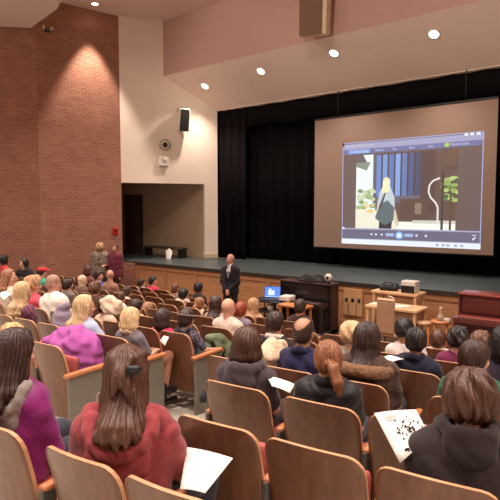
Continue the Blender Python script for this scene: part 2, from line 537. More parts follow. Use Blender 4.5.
downlight(cb + V((0,0,-0.001)), (0,0,-1), 0.10, 'recessed downlight in the ceiling corner above the brick wall')
spot('brick_spot', cb + V((0,0,-0.1)), 1250, 58, 0.5, cb + V((0,0,-5.5)))
for x in (-9.5, -5.0, -0.5):
    spot('slope_fill', (x, 5.5, 8.6), 560, 64, 1.0, (x-0.5, 12.6, 6.9), rad=0.2)  # added fill lamps without fixtures, to brighten the sloped panel over the stage
spot('splay_fill', (-8.5, 5.0, 8.6), 480, 50, 1.0, P0 + d01*1.5 + V((0, 0, 4.2)), rad=0.2)  # one more added fill lamp, lifts the white splayed wall
# house lights in the ceiling over the seats
for x in (-11.0, -6.5, -2.0, 2.5):
    for y in (-2.0, 2.2, 6.4):
        l = bpy.data.lights.new('house_light', 'AREA'); l.shape = 'DISK'; l.size = 0.5; l.energy = 140; l.color = (1.0, 0.885, 0.82); l.spread = math.radians(118)
        link('house_light', l, None, (x, y, (ZL if x < -8 else ZC)-0.06))
w = bpy.data.worlds.new('World'); SC.world = w; w.use_nodes = True
w.node_tree.nodes['Background'].inputs['Color'].default_value = (1.0, 0.86, 0.78, 1)
w.node_tree.nodes['Background'].inputs['Strength'].default_value = 0.4

cam = bpy.data.cameras.new('camera'); cam.sensor_width = 36; cam.lens = 36*FOC/500; cam.clip_start = 0.05
co = link('camera', cam, None, (0, 0, CAM_H))
fw = V((-SP*math.cos(TH), CP*math.cos(TH), -math.sin(TH)))
co.rotation_euler = fw.to_track_quat('-Z', 'Y').to_euler()
SC.camera = co
SC.view_settings.view_transform = 'Standard'; SC.view_settings.look = 'None'
SC.view_settings.gamma = 1.0; SC.view_settings.use_curve_mapping = False
SC.view_settings.exposure = 0.0
# ------------------------------------------------------------------ stage drapes and screen
def drape(name, x0, x1, y, z0, z1, amp, wl, label, cat, wav=0.0, thick=0.03):
    n = int((x1-x0)/wl*8); vs = []; fs = []
    for side in (0, 1):
        for i in range(n+1):
            x = x0 + (x1-x0)*i/n
            yy = y + amp*math.sin(2*PI*x/wl + 0.8*math.sin(x*1.7)) + side*thick
            vs.append((x, yy, z0 + wav*math.sin(2*PI*x/wl*0.5))); vs.append((x, yy, z1))
    o = 2*(n+1)
    for i in range(n):
        fs.append((2*i, 2*i+2, 2*i+3, 2*i+1)); fs.append((o+2*i+1, o+2*i+3, o+2*i+2, o+2*i))
        fs.append((2*i, o+2*i, o+2*i+2, 2*i+2)); fs.append((2*i+1, 2*i+3, o+2*i+3, o+2*i+1))
    fs.append((0, 1, o+1, o)); fs.append((2*n, o+2*n, o+2*n+1, 2*n+1))
    m = MB(); m.add(vs, fs, 0, True)
    return tag(m.build(name, M_black), label, cat)
drape('stage_curtain', -12.6, 5.6, 14.0, ZST+0.015, 7.0, 0.06, 0.45, 'tall black pleated curtain hanging across the back of the stage', 'curtain')
drape('valance', -12.7, 5.6, 13.60, zb-0.62, zb+0.35, 0.04, 0.9, 'short black valance hanging along the top edge of the stage opening', 'curtain', wav=0.03)
drape('side_curtain', -12.8, -11.2, 13.56, ZST+0.015, zb+0.3, 0.05, 0.35, 'narrow black leg curtain at the left edge of the stage', 'curtain')

YSC = 13.40
sTL = hit_y(316, 120, YSC); sTR = hit_y(498, 97, YSC); sBL = hit_y(313, 247, YSC); sBR = hit_y(493.5, 256, YSC)
sx0 = (sTL.x+sBL.x)/2; sx1 = (sTR.x+sBR.x)/2; sz0 = (sBL.z+sBR.z)/2; sz1 = (sTL.z+sTR.z)/2
M_screen = mat('screen fabric', (158, 132, 118), 0.9)
scr = empty('projection_screen', ((sx0+sx1)/2, YSC, sz0), 0, 'large pale projection screen hanging in front of the black stage curtain', 'projection screen')
W = sx1-sx0; HS = sz1-sz0
MB().box((-W/2, 0, 0), (W/2, 0.02, HS)).build('screen_surface', M_screen, scr)
MB().box((-W/2-0.01, -0.015, HS-0.03), (W/2+0.01, 0.03, HS+0.03), bev=0.01).build('top_rail', M_blk, scr)
MB().cyl((-W/2, 0.01, 0.0), (W/2, 0.01, 0.0), 0.022).build('bottom_rail', M_blk, scr)
for sx in (-W*0.35, W*0.35):
    MB().tube([(sx, 0.01, HS), (sx, 0.01, HS+0.9)], 0.012).build('hanging_cable', M_blk, scr)
# the projected picture: a media player window filling the middle of the screen
i00 = hit_y(341, 243, YSC-0.004); i10 = hit_y(481, 250, YSC-0.004); i01 = hit_y(343.5, 141, YSC-0.004); i11 = hit_y(483.5, 134, YSC-0.004)
ix0 = (i00.x+i01.x)/2 - scr.location.x; ix1 = (i10.x+i11.x)/2 - scr.location.x
iz0 = (i00.z+i10.z)/2 - sz0; iz1 = (i01.z+i11.z)/2 - sz0
IW = ix1-ix0; IH = iz1-iz0
PALE = {}
def pm(rgb, s=1.0):
    k = (rgb, s)
    if k not in PALE: PALE[k] = mat('projected light', (66, 58, 55), 0.9, emit=rgb, estr=s)
    return PALE[k]
layer = [0]
img = MB(); img_m = []
def ip(poly, rgb, s=1.0, lift=None):
    layer[0] += 1
    y = -0.003 - 0.0004*layer[0]
    if rgb not in img_m: img_m.append(rgb)
    vs = [(ix0 + IW*a, y, iz0 + IH*b) for a, b in poly]
    img.add(vs, [tuple(range(len(vs)))], img_m.index(rgb))
def ir(a0, b0, a1, b1, rgb): ip([(a0,b0),(a1,b0),(a1,b1),(a0,b1)], rgb)
def el(a, b, ra, rb, rgb, n=12): ip([(a+ra*math.cos(2*PI*i/n), b+rb*math.sin(2*PI*i/n)) for i in range(n)], rgb)
ir(0, 0, 1, 1, (150, 160, 206)); ir(0.006, 0.055, 0.994, 0.992, (96, 80, 78))
ir(0, 0, 1, 0.052, (212, 218, 226)); ir(0.0, 0.048, 1, 0.056, (150, 165, 190))
ir(0.006, 0.93, 0.994, 0.985, (148, 148, 178)); ir(0.01, 0.885, 0.99, 0.93, (100, 104, 148)); ir(0.05, 0.89, 0.22, 0.925, (124, 154, 214))
ir(0.006, 0.06, 0.994, 0.145, (98, 94, 116)); ir(0.006, 0.145, 0.994, 0.158, (150, 150, 178))
# video area
v0, v1, w0, w1 = 0.115, 0.84, 0.158, 0.87
ir(v0, w0, v1, w1, (92, 72, 66))
ir(v0, w0+0.08, 0.27, w1, (214, 224, 222)); ip([(v0, 0.76), (0.2, 0.72), (0.23, 0.80), (v0, 0.80)], (120, 130, 120))
ip([(v0, .80), (v0, .87), (.17, .87), (.2, .8)], (92, 84, 88)); ir(0.25, 0.4, 0.272, w1, (88, 88, 96))
for k in range(7):
    a = 0.275 + k*0.048
    ir(a, 0.46 - 0.0*k, a+0.036, 0.86, [(98, 128, 186), (110, 140, 190), (84, 110, 170), (120, 150, 204), (90, 112, 160), (72, 84, 122), (66, 72, 100)][k])
    ir(a+0.036, 0.4, a+0.047, w1, (62, 56, 66))
ir(0.27, 0.40, 0.62, 0.47, (96, 92, 106)); ir(0.60, 0.30, 0.70, w1, (78, 60, 58)); ir(0.46, 0.26, 0.66, 0.44, (84, 66, 58))
ir(0.565, 0.30, 0.61, 0.40, (128, 112, 98))
ir(v0, w0, v1, w0+0.07, (224, 228, 216)); ip([(v0, w0), (.44, w0), (.40, w0+.16), (v0, w0+.2)], (216, 214, 196)); ir(0.55, w0+0.055, v1, w0+0.085, (190, 190, 178))
rng = random.Random(3)
for k in range(26):
    el(0.13+rng.random()*0.13, 0.36+rng.random()*0.17, 0.022, 0.02, rng.choice([(112, 140, 92), (150, 170, 120), (186, 196, 160)]), 7)
for k in range(7): el(0.18+rng.random()*0.08, 0.32+rng.random()*0.06, 0.015, 0.012, (216, 188, 120), 7)
for k in range(30):
    el(0.755+rng.random()*0.08, 0.42+rng.random()*0.20, 0.022, 0.018, rng.choice([(98, 122, 66), (136, 158, 88), (168, 184, 110), (70, 88, 52)]), 7)
ir(0.80, 0.16, 0.815, 0.46, (84, 66, 52))
ir(0.775, 0.72, v1, w1, (98, 74, 62))
# curved white door pull
pts = [(.735,.62),(.69,.60),(.665,.56),(.66,.50),(.675,.45),(.71,.40),(.725,.36),(.725,.20)]
for (a, b), (c, d) in zip(pts, pts[1:]):
    L = math.hypot(c-a, d-b); px, py = -(d-b)/L*0.006, (c-a)/L*0.008
    ip([(a-px, b-py), (c-px, d-py), (c+px, d+py), (a+px, b+py)], (208, 206, 200))
ir(0.745, 0.16, 0.762, 0.68, (66, 56, 54))
# walking woman with fair hair and shoulder bag
ip([(.305,.16),(.40,.16),(.41,.30),(.31,.32)], (44, 42, 52))
ip([(.295,.30),(.425,.28),(.42,.46),(.385,.565),(.335,.57),(.305,.5)], (176, 190, 196))
ip([(.405,.30),(.43,.34),(.455,.20),(.44,.18)], (198, 180, 160)); ip([(.30,.34),(.30,.48),(.28,.28),(.285,.22)], (206, 190, 170))
ip([(.275,.26),(.35,.19),(.415,.24),(.42,.36),(.37,.43),(.31,.39)], (84, 100, 104)); ip([(.30,.36),(.35,.52),(.36,.52),(.325,.36)], (66, 76, 82))
el(.358, .60, .028, .048, (226, 208, 168)); ip([(.335,.62),(.322,.50),(.355,.50),(.385,.52),(.385,.62)], (236, 216, 176))
# player controls
el(0.46, 0.10, 0.030, 0.038, (120, 160, 224)); el(0.46, 0.10, 0.017, 0.022, (206, 226, 250))
ir(0.36, 0.088, 0.42, 0.118, (150, 170, 206)); ir(0.50, 0.088, 0.56, 0.118, (150, 170, 206))
for a in (0.25, 0.285, 0.33, 0.585, 0.65): el(a, 0.103, 0.009, 0.012, (190, 200, 222), 8)
ip([(.955,.075),(.975,.1),(.965,.105),(.95,.085)], (210,214,224)); ir(.95,.115,.975,.125,(180,184,200)); ir(.012,.152,.03,.165,(230,236,246))
el(0.775, 0.907, 0.016, 0.02, (150, 196, 74))
for a in (0.885, 0.92, 0.96): ir(a, 0.972, a+0.022, 0.99, (226, 230, 240))
for a in (0.72, 0.76, 0.79, 0.84, 0.88): ir(a, 0.015, a+0.018, 0.036, (146, 160, 186))
ir(0.005, 0.965, 0.02, 1.0, (24, 22, 30))
img.build('projected_picture', [pm(c, 1.3) for c in img_m], scr)
def word(txt, a, b, size, rgb, parent, name='lettering'):
    cu = bpy.data.curves.new(name, 'FONT'); cu.body = txt; cu.size = size; cu.align_x = 'LEFT'
    t = bpy.data.objects.new(name, cu); COL.objects.link(t)
    bpy.context.view_layer.update()
    me = bpy.data.meshes.new_from_object(t.evaluated_get(bpy.context.evaluated_depsgraph_get()))
    bpy.data.objects.remove(t)
    me.materials.clear(); me.materials.append(pm(rgb, 0.8))
    o = link(name, me, parent, (ix0+IW*a, -0.003-0.0004*(layer[0]+3), iz0+IH*b), (PI/2, 0, 0))
    o['label'] = 'small white menu word'
    return o
for t, a in (('Now Playing', .10), ('Library', .27), ('Rip', .40), ('Burn', .52), ('Sync', .65), ('Media Guide', .80)):
    word(t, a, 0.897, 0.085, (232, 236, 246), scr)
word('Windows Media Player', 0.03, 0.953, 0.09, (232, 236, 246), scr)
pl_ = bpy.data.lights.new('projector_bounce', 'AREA')
bpy.data.lights.remove(pl_)

# ------------------------------------------------------------------ things on walls and ceiling
wl_ang = ang01
def on_splay(u, v, off=0.0): return hit_plane(u, v, P0 + nrm*off, nrm)
# loudspeaker on the splay wall
c = on_splay(183.5, 120, 0.30)
rt = empty('wall_speaker', c, wl_ang + 0.15, 'black fronted loudspeaker tilted down high on the white side wall', 'loudspeaker')
M = Matrix.Rotation(0.22, 4, 'X')
MB().box((-0.17, -0.12, -0.36), (0.17, 0.12, 0.36), 0, M, bev=0.012).build('cabinet', M_wplast, rt)
MB().box((-0.16, -0.135, -0.345), (0.155, -0.118, 0.345), 0, M, bev=0.006).build('grille', M_blk, rt)
MB().box((-0.05, 0.08, -0.05), (0.05, 0.36, 0.05)).build('wall_bracket', M_metal, rt)
MB().box((-0.1, 0.1, 0.3), (0.1, 0.30, 0.4)).build('top_bracket', M_metal, rt)
# round clock with dark centre and square box below
c = on_splay(164.8, 145, 0.0)
rt = empty('wall_clock', c, wl_ang, 'round pale wall clock with dark centre above a small white box', 'clock')
R_ = 0.21
Mx = Matrix.Rotation(PI/2, 4, 'X')
MB().lathe([(R_, 0.0), (R_, 0.03), (R_*0.9, 0.045), (0.0, 0.045)][:3] + [(0.001, 0.045)], n=28, M=Mx).build('clock_face', mat('clock face', (218, 202, 180), 0.6), rt)
MB().lathe([(0.085, 0.045), (0.085, 0.055), (0.06, 0.06), (0.001, 0.06)], n=20, M=Mx).build('dark_centre', mat('clock centre', (46, 36, 30), 0.5), rt)
for k in range(12):
    t = 2*PI*k/12
    MB().box((-0.016, -0.052, 0.135), (0.016, -0.044, 0.185), 0, Matrix.Rotation(t, 4, 'Y')).build('hour_mark', M_darkpaint, rt)
c = on_splay(163.3, 161.5, 0.0)
rt = empty('wall_box', c, wl_ang, 'small square white box mounted on the wall under the round clock', 'wall box')
MB().box((-0.16, -0.10, -0.15), (0.16, 0, 0.15), bev=0.015).build('housing', M_wplast, rt)
MB().box((-0.01, -0.13, 0.02), (0.13, -0.10, 0.12), bev=0.01).build('cover', mat('cover plastic', (240, 226, 208), 0.4), rt)
# fire alarm on the brick
c = hit_plane(115, 231, P0 + nB*0.0, nB)
rt = empty('fire_alarm', c, math.atan2(dB.y, dB.x), 'small red fire alarm on the brick wall beside the stage opening', 'fire alarm')
MB().box((-0.09, -0.0, -0.12), (0.09, 0.05, 0.12), bev=0.012).build('alarm_body', M_red, rt)
MB().box((-0.05, 0.05, 0.0), (0.05, 0.09, 0.07), bev=0.01).build('strobe', mat('dark red plastic', (130, 24, 22), 0.4), rt)
# emergency light high on the brick
c = hit_plane(47, 31, P0, nB)
rt = empty('emergency_light', c, math.atan2(dB.y, dB.x), 'small twin lamp fitting high on the dark brick wall', 'lamp')
MB().box((-0.09, 0, -0.04), (0.09, 0.05, 0.04), bev=0.01).build('fitting_box', M_metal, rt)
for sx in (-0.09, 0.09):
    MB().cyl((sx, 0.03, 0.04), (sx*1.5, 0.11, 0.10), 0.022, 0.036).build('lamp_head', M_wplast, rt)
# loudspeaker array in front of the riser
c = hit_y(315, 12, 11.4)
rt = empty('ceiling_speaker', c, 0.1, 'long brown tilted loudspeaker panel hanging below the ceiling', 'loudspeaker')
M_brn = mat('speaker cloth', (120, 92, 76), 0.9, bump=0.2, bscale=200)
Mt = Matrix.Rotation(0.09, 4, 'Y') @ Matrix.Rotation(0.15, 4, 'X')
MB().box((-0.37, -0.13, -0.55), (0.37, 0.13, 1.1), 0, Mt, bev=0.02).build('cabinet', M_trimw, rt)
MB().box((-0.36, -0.15, -0.54), (0.27, -0.125, 1.08), 0, Mt, bev=0.01).build('grille', M_brn, rt)
MB().cyl((0, 0, 1.0), (0, 0, ZC-c.z), 0.03).build('hanger', M_metal, rt)
# side stage: low dark bench and sheet on it
a = hit_y(143, 252, YB-0.7); b = hit_y(181, 254, YB-0.7)
rt = empty('bench', ((a.x+b.x)/2, YB-0.55, ZST), 0, 'long low dark bench against the back wall of the side stage', 'bench')
L = b.x-a.x
MB().box((-L/2, -0.2, 0.30), (L/2, 0.2, 0.36), bev=0.01).build('bench_top', M_darkpaint, rt)
for sx in (-L/2+0.1, L/2-0.1): MB().box((sx-0.04, -0.18, 0), (sx+0.04, 0.18, 0.30)).build('leg', M_blk, rt)
p = hit_y(177.5, 253, YB-0.6)
m = MB(); m.add([(-0.06, -.1, 0.0), (0.10, -.1, 0.0), (0.06, .02, .24), (-0.08, .02, 0.34), (-.2, -.02, .26), (-0.04, -.08, 0.0), (0.12, -.08, 0.0), (0.08, .04, .24), (-0.06, .04, 0.34), (-.18, .0, .26)],
      [(0,1,2,3,4), (9,8,7,6,5), (0,5,6,1), (1,6,7,2), (2,7,8,3), (3,8,9,4), (4,9,5,0)])
tag(m.build('folded_cloth', M_wplast, None, (p.x, YB-0.95, ZST)), 'crumpled white cloth standing at the right end of the dark bench', 'cloth')
# access panel on stage front with three outlets
a = hit_y(343.5, 320, YS-0.04); b = hit_y(362.5, 294, YS-0.04)
rt = empty('access_panel', ((a.x+b.x)/2, YS-0.026, 0.30), 0, 'light wood access panel with three dark outlets on the stage front', 'access panel')
w2 = (b.x-a.x)/2
MB().box((-w2, -0.03, 0), (w2, 0, 0.62), bev=0.006).build('panel_board', mat('birch board', (214, 164, 116), 0.5, var=0.08, scale=(2,2,18)), rt)
for k, sx in enumerate((-0.16, 0.0, 0.16)):
    MB().box((sx-0.035, -0.04, 0.31), (sx+0.035, -0.028, 0.40), bev=0.004).build('outlet', M_blk if k == 1 else M_metal, rt)
for sx in (-0.10, 0.1): MB().tube([(sx, -0.036, 0.31), (sx*1.05, -0.05, 0.15), (sx*0.9, -0.04, 0.02)], 0.006).build('cable', M_metal, rt)

# ------------------------------------------------------------------ things in front of the stage
M_pblk = mat('black lacquer', (34, 24, 24), 0.3, coat=0.3)
M_ptop = mat('piano lid', (84, 56, 54), 0.35, coat=0.3)
M_mah = mat('mahogany', (96, 34, 30), 0.35, var=0.15, scale=(1.5, 12, 12), coat=0.3)
M_keys = mat('ivory keys', (225, 215, 196), 0.4)
def upright(name, c, L, H, label, body, lid, kb=0.60, D=0.62):
    rt = empty(name, (c[0], c[1], 0), 0, label, 'piano')
    MB().box((-L/2, -0.02, 0.06), (L/2, D/2, H-0.04), bev=0.01).build('case', body, rt)
    MB().box((-L/2-0.03, -0.06, H-0.04), (L/2+0.03, D/2+0.02, H), bev=0.012).build('lid', lid, rt)
    for s in (-1, 1):
        MB().box((s*(L/2)-0.035, -0.38, 0.0), (s*(L/2)+0.035, D/2, 0.10), bev=0.01).build('foot', body, rt)
        MB().box((s*(L/2-0.03)-0.035, -0.36, 0.10), (s*(L/2-0.03)+0.035, -0.30, kb), bev=0.01).build('leg', body, rt)
        MB().box((s*(L/2)-0.035, -0.02, 0.0), (s*(L/2)+0.035, D/2, H-0.04), bev=0.01).build('side_panel', body, rt)
    k = MB().box((-L/2, -0.38, kb), (L/2, -0.0, kb+0.10), bev=0.012).build('key_bed', body, rt)
    MB().box((-L/2+0.06, -0.38, kb+0.10), (L/2-0.06, -0.20, kb+0.125), bev=0.01).build('key_cover', lid, k)
    MB().box((-L/2+0.05, -0.03, 0.16), (L/2-0.05, -0.018, kb-0.05), bev=0.004).build('lower_board', body, rt)
    MB().box((-L/2+0.05, -0.04, kb+0.14), (L/2-0.05, -0.018, H-0.10), bev=0.004).build('music_board', body, rt)
    for sx in (-0.08, 0.0, 0.08): MB().box((sx-0.02, -0.14, 0.06), (sx+0.02, -0.02, 0.08)).build('pedal', mat('brass', (170, 130, 60), 0.3, 0.9) if sx == -0.08 else bpy.data.materials['brass'], rt)
    return rt
yp = 9.95
a = hit_y(280.5, 300, yp-0.05); b = hit_y(329, 300, yp-0.05)
upright('upright_piano', ((a.x+b.x)/2, yp), b.x-a.x, 1.12, 'black upright piano with reddish lid in front of the stage', M_pblk, M_ptop)
pxc = (a.x+b.x)/2; pL = b.x-a.x
# things on the piano
p = hit_z(305, 283, 1.125)
m = MB(); rng = random.Random(5)
for k in range(5):
    m.tube([((0.36-0.04*k)*math.cos(t*0.35)+0.01*k, (0.16-0.015*k)*math.sin(t*0.35), 0.025+0.028*k+0.008*math.sin(t*1.3+k)) for t in range(19)], 0.022, n=6)
tag(m.build('coiled_cable', M_blk, None, (p.x-0.05, yp+0.1, 1.12)), 'heap of coiled black cable lying on the black piano', 'cable')
for k, (u, lab) in enumerate(((317.5, 'small white ball shaped camera on the piano, left of its pair'), (325, 'larger white ball shaped camera at the right end of the piano lid'))):
    p = hit_z(u, 287, 1.12); r = (0.055, 0.085)[k]
    rt = empty('webcam', (min(p.x, pxc+pL/2-0.06), yp+0.02+0.12*k*0, 1.12), 0.2, lab, 'camera', 'ball cameras on the piano')
    MB().lathe([(0.05, 0), (0.05, 0.015), (0.02, 0.03), (0.02, 0.06)], n=14).build('base', M_blk, rt)
    MB().lathe([(0.01, 0.05)] + [(r*math.sin(PI*i/8), 0.05+r-r*math.cos(PI*i/8)) for i in range(1, 8)] + [(0.005, 0.05+2*r)], n=16).build('ball', M_wplast, rt)
    MB().cyl((0, -r*0.9, 0.05+r), (0, -r*1.08, 0.05+r), r*0.4).build('lens', M_blk, rt)
# piano bench
a = hit_z(281, 305, 0.5); b = hit_z(311, 305, 0.5); yb_ = yp-0.66
a = hit_y(282, 304.5, yb_); b = hit_y(309.5, 304.5, yb_); zbn = (a.z+b.z)/2
rt = empty('side_table', ((a.x+b.x)/2, yb_, 0), 0, 'small orange wood table in front of the black piano', 'table')
L = b.x-a.x; M_or = mat('orange wood', (206, 130, 78), 0.35, var=0.1, scale=(2, 14, 14))
MB().box((-L/2, -0.17, zbn-0.05), (L/2, 0.17, zbn), bev=0.012).build('table_top', M_or, rt)
for sx in (-1, 1):
    for sy in (-1, 1): MB().box((sx*(L/2-0.06)-0.022, sy*0.13-0.022, 0), (sx*(L/2-0.06)+0.022, sy*0.13+0.022, zbn-0.05)).build('leg', M_or, rt)
# projector cart
yc = 9.55
a = hit_y(257.5, 300, yc); b = hit_y(289, 300, yc); zt = hit_y(272, 299.5, yc).z
rt = empty('projector_cart', ((a.x+b.x)/2, yc, 0), 0, 'black rolling cart holding the open laptop beside the piano', 'cart')
L = b.x-a.x
MB().box((-L/2, -0.26, zt-0.04), (L/2, 0.26, zt), bev=0.01).build('top_shelf', M_blk, rt)
MB().box((-L/2+0.03, -0.24, 0.42), (L/2-0.03, 0.24, 0.45), bev=0.006).build('middle_shelf', M_blk, rt)
MB().box((-L/2+0.03, -0.24, 0.12), (L/2-0.03, 0.24, 0.15), bev=0.006).build('bottom_shelf', M_blk, rt)
for sx in (-1, 1):
    for sy in (-1, 1):
        l = MB().cyl((sx*(L/2-0.04), sy*0.22, 0.07), (sx*(L/2-0.04), sy*0.22, zt-0.03), 0.018).build('post', M_metal, rt)
        MB().cyl((sx*(L/2-0.04)-0.015, sy*0.22, 0.035), (sx*(L/2-0.04)+0.015, sy*0.22, 0.035), 0.035).build('caster', M_blk, l)
cxm = (a.x+b.x)/2
# laptop
p = hit_y(272.5, 298, yc-0.05)
rt = empty('laptop', (p.x-0.05, yc-0.03, zt), 0.45, 'open laptop with a bright blue screen on the black cart', 'laptop')
MB().box((-0.19, -0.16, 0), (0.19, 0.11, 0.025), bev=0.006).build('keyboard_base', M_blk, rt)
Ml = Matrix.Translation((0, 0.11, 0.025)) @ Matrix.Rotation(-0.25, 4, 'X')
lid = MB().box((-0.19, 0, 0), (0.19, 0.012, 0.265), 0, Ml, bev=0.004).build('screen_lid', M_blk, rt)
MB().box((-0.178, -0.003, 0.014), (0.178, 0.0, 0.252), 0, Ml).build('display', glow('laptop screen', (96, 138, 236), 1.3), lid)
m = MB(); m.box((-0.10, -0.006, 0.06), (0.05, -0.004, 0.17), 0, Ml); m.box((-0.08, -0.006, 0.17), (-0.03, -0.004, 0.21), 0, Ml); m.box((-0.17, -0.006, 0.02), (0.17, -0.004, 0.03), 0, Ml)
m.build('screen_picture', glow('laptop picture', (222, 236, 250), 1.2), lid)
p = hit_y(286, 296, yc)
rt = empty('projector', (p.x, yc+0.03, zt), 0.1, 'white projector standing right of the laptop on the cart', 'projector')
MB().box((-0.12, -0.15, 0.015), (0.14, 0.16, 0.13), bev=0.02).build('casing', M_wplast, rt)
MB().cyl((0.02, 0.16, 0.08), (0.02, 0.19, 0.08), 0.04).build('lens', M_blk, rt)
for sx in (-0.09, 0.11): MB().cyl((sx, -0.11, 0), (sx, -0.11, 0.02), 0.015).build('foot', M_blk, rt)
# small white pot on the cart's middle shelf
p = hit_y(270, 308, yc)
tag(MB().lathe([(0.05, 0), (0.08, 0.05), (0.09, 0.12), (0.07, 0.15), (0.02, 0.16)], n=16).build('white_pot', M_wplast, None, (p.x+0.1, yc-0.1, 0.45)), 'round white pot on the middle shelf of the laptop cart', 'pot')

# desk, back table, chair
M_desk = mat('light laminate', (226, 182, 138), 0.45, var=0.06, scale=(1.5,1.5,10))
yt = 10.35
a = hit_y(371, 291, yt-.25); b = hit_y(417, 294, yt-.25); zt2 = (a.z+b.z)/2
rt = empty('tall_table', ((a.x+b.x)/2, yt, 0), 0, 'tall light wood table behind the desk carrying a black bag', 'table'); L = b.x-a.x
MB().box((-L/2, -0.25, zt2-0.05), (L/2, 0.25, zt2), bev=0.008).build('table_top', M_desk, rt)
for sx in (-1, 1):
    for sy in (-1, 1): MB().box((sx*(L/2-0.05)-0.025, sy*0.2-0.025, 0), (sx*(L/2-0.05)+0.025, sy*0.2+0.025, zt2-0.05)).build('leg', M_desk, rt)
TT = ((a.x+b.x)/2, yt, zt2, L)
yd = 9.7
a = hit_y(365, 305, yd-.28); b = hit_y(417, 306, yd-.28); zd = hit_y(390, 306, yd-.1).z
rt = empty('desk', ((a.x+b.x)/2, yd, 0), 0, 'light wood desk with papers standing before the tall table', 'desk'); L = b.x-a.x
MB().box((-L/2, -0.3, zd-0.05), (L/2, 0.3, zd), bev=0.008).build('desk_top', M_desk, rt)
MB().box((L/2-0.5, -0.26, 0.06), (L/2-0.06, 0.26, zd-0.05), bev=0.008).build('drawer_unit', mat('desk drawers', (150, 112, 84), 0.5), rt)
for sx in (-1, 1):
    for sy in (-1, 1): MB().box((sx*(L/2-0.05)-0.025, sy*0.25-0.025, 0), (sx*(L/2-0.05)+0.025, sy*0.25+0.025, zd-0.05)).build('leg', M_desk, rt)
DT = ((a.x+b.x)/2, yd, zd, L)
p = hit_y(385.5, 310, yd-0.8)
rt = empty('desk_chair', (p.x, yd-0.55, 0), 0.0, 'tan high back chair drawn up to the light wood desk', 'chair')
M_tan = mat('tan vinyl', (176, 134, 102), 0.6); zc1 = hit_y(385.5, 298.5, yd-0.8).z
MB().box((-0.17, -0.27, 0.48), (0.17, -0.21, zc1-0.05), bev=0.02).build('backrest', M_tan, rt)
MB().box((-0.17, -0.275, zc1-0.06), (0.17, -0.20, zc1), bev=0.025).build('top_rail', M_desk, rt)
MB().box((-0.23, -0.25, 0.42), (0.23, 0.2, 0.48), bev=0.02).build('seat', M_tan, rt)
for sx in (-1, 1):
    for sy in (-0.23, 0.17): MB().cyl((sx*0.2, sy, 0), (sx*0.19, sy, 0.43), 0.015).build('leg', M_metal, rt)
# bag, box, papers on the tables
p = hit_y(391, 288, yt)
rt = empty('black_bag', (p.x-0.03, yt-0.02, zt2), 0.2, 'soft black bag lying on the tall light wood table', 'bag')
s_ = Sdf(); s_.ell((0, 0, 0.07), (0.20, 0.13, 0.07)); s_.ell((0.08, 0.03, 0.10), (0.11, 0.09, 0.06)); s_.box((0, 0, 0.045), (0.19, 0.11, 0.04), rd=0.03)
link('bag_body', s_.mesh('bag_body', 0.02, M_blk), rt)
MB().tube([(-0.12, -0.05, 0.11), (-0.08, -0.08, 0.17), (0.04, -0.08, 0.18), (0.1, -0.05, 0.13)], 0.014).build('strap', M_metal, rt)
p = hit_y(412, 290, yt)
rt = empty('speaker_box', (p.x-0.02, yt-0.05, zt2), 0, 'white topped box with a dark front on the tall table', 'box')
MB().box((-0.15, -0.12, 0), (0.15, 0.14, 0.24), bev=0.012).build('box_body', M_wplast, rt)
MB().box((-0.14, -0.132, 0.012), (0.14, -0.119, 0.15), bev=0.004).build('dark_front', M_blk, rt)
M_paper = mat('paper', (242, 234, 222), 0.7)
for k, (u, lab) in enumerate(((373, 'white sheet at the left end of the light wood desk'), (399, 'scattered white sheets on the right of the light wood desk'))):
    p = hit_z(u, 305.5, zd); m = MB()
    m.box((-0.14, -0.1, 0.0), (0.14, 0.1, 0.008))
    if k: m.box((-0.02, -0.06, 0.008), (0.24, 0.14, 0.014))
    tag(m.build('paper_sheet', M_paper, None, (min(max(p.x, DT[0]-DT[3]/2+0.16), DT[0]+DT[3]/2-0.26), yd-0.05, zd+0.001)), lab, 'paper')
p = hit_z(397, 303, zd)
rt = empty('desk_lamp_arm', (p.x, yd+0.15, zd), 0, 'small pale gadget with an arm on the light wood desk', 'gadget')
MB().lathe([(0.06, 0), (0.06, 0.02), (0.02, 0.03)], n=14).build('base', M_wplast, rt)
MB().tube([(0, 0, 0.02), (0, 0, 0.12), (-0.12, 0, 0.15)], 0.012).build('arm', M_wplast, rt)
# two stools
def stool(u, vtop, y, r, label, leg_r):
    p = hit_y(u, vtop, y)
    rt = empty('wooden_stool', (p.x, y, 0), 0.3, label, 'stool', None)
    z = p.z
    MB().lathe([(r*0.95, z-0.045), (r, z-0.03), (r, z-0.01), (r*0.96, z)], n=22).build('seat', M_desk if leg_r > .02 else M_or, rt)
    for k in range(4):
        t = PI/4 + k*PI/2
        MB().cyl((r*1.0*math.cos(t), r*1.0*math.sin(t), 0), (r*0.72*math.cos(t), r*0.72*math.sin(t), z-0.04), leg_r).build('leg', M_or, rt)
    MB().tube([(r*0.9*math.cos(t*PI/8), r*0.9*math.sin(t*PI/8), z*0.35) for t in range(17)], 0.011, n=6).build('foot_ring', M_or, rt)
    return p
stool(424, 321.5, 9.6, 0.14, 'low round stool with a pale seat beside the desk', 0.021)
p = stool(441, 320.5, 9.75, 0.19, 'wooden stool with a glass jar on it left of the red piano', 0.018)
rt = empty('glass_jar', (p.x-0.01, 9.75, p.z), 0, 'clear glass jar with a narrow neck on the wooden stool', 'jar')
M_glass = mat('jar glass', (236, 216, 196), 0.08, spec=0.6); M_glass.node_tree.nodes['Principled BSDF'].inputs['Transmission Weight'].default_value = 0.55
MB().lathe([(0.045, 0), (0.065, 0.02), (0.068, 0.07), (0.04, 0.11), (0.024, 0.14), (0.026, 0.21), (0.024, 0.215)], n=18).build('jar_body', M_glass, rt)
MB().lathe([(0.022, 0.212), (0.028, 0.235), (0.01, 0.25)], n=12).build('stopper', M_wplast, rt)
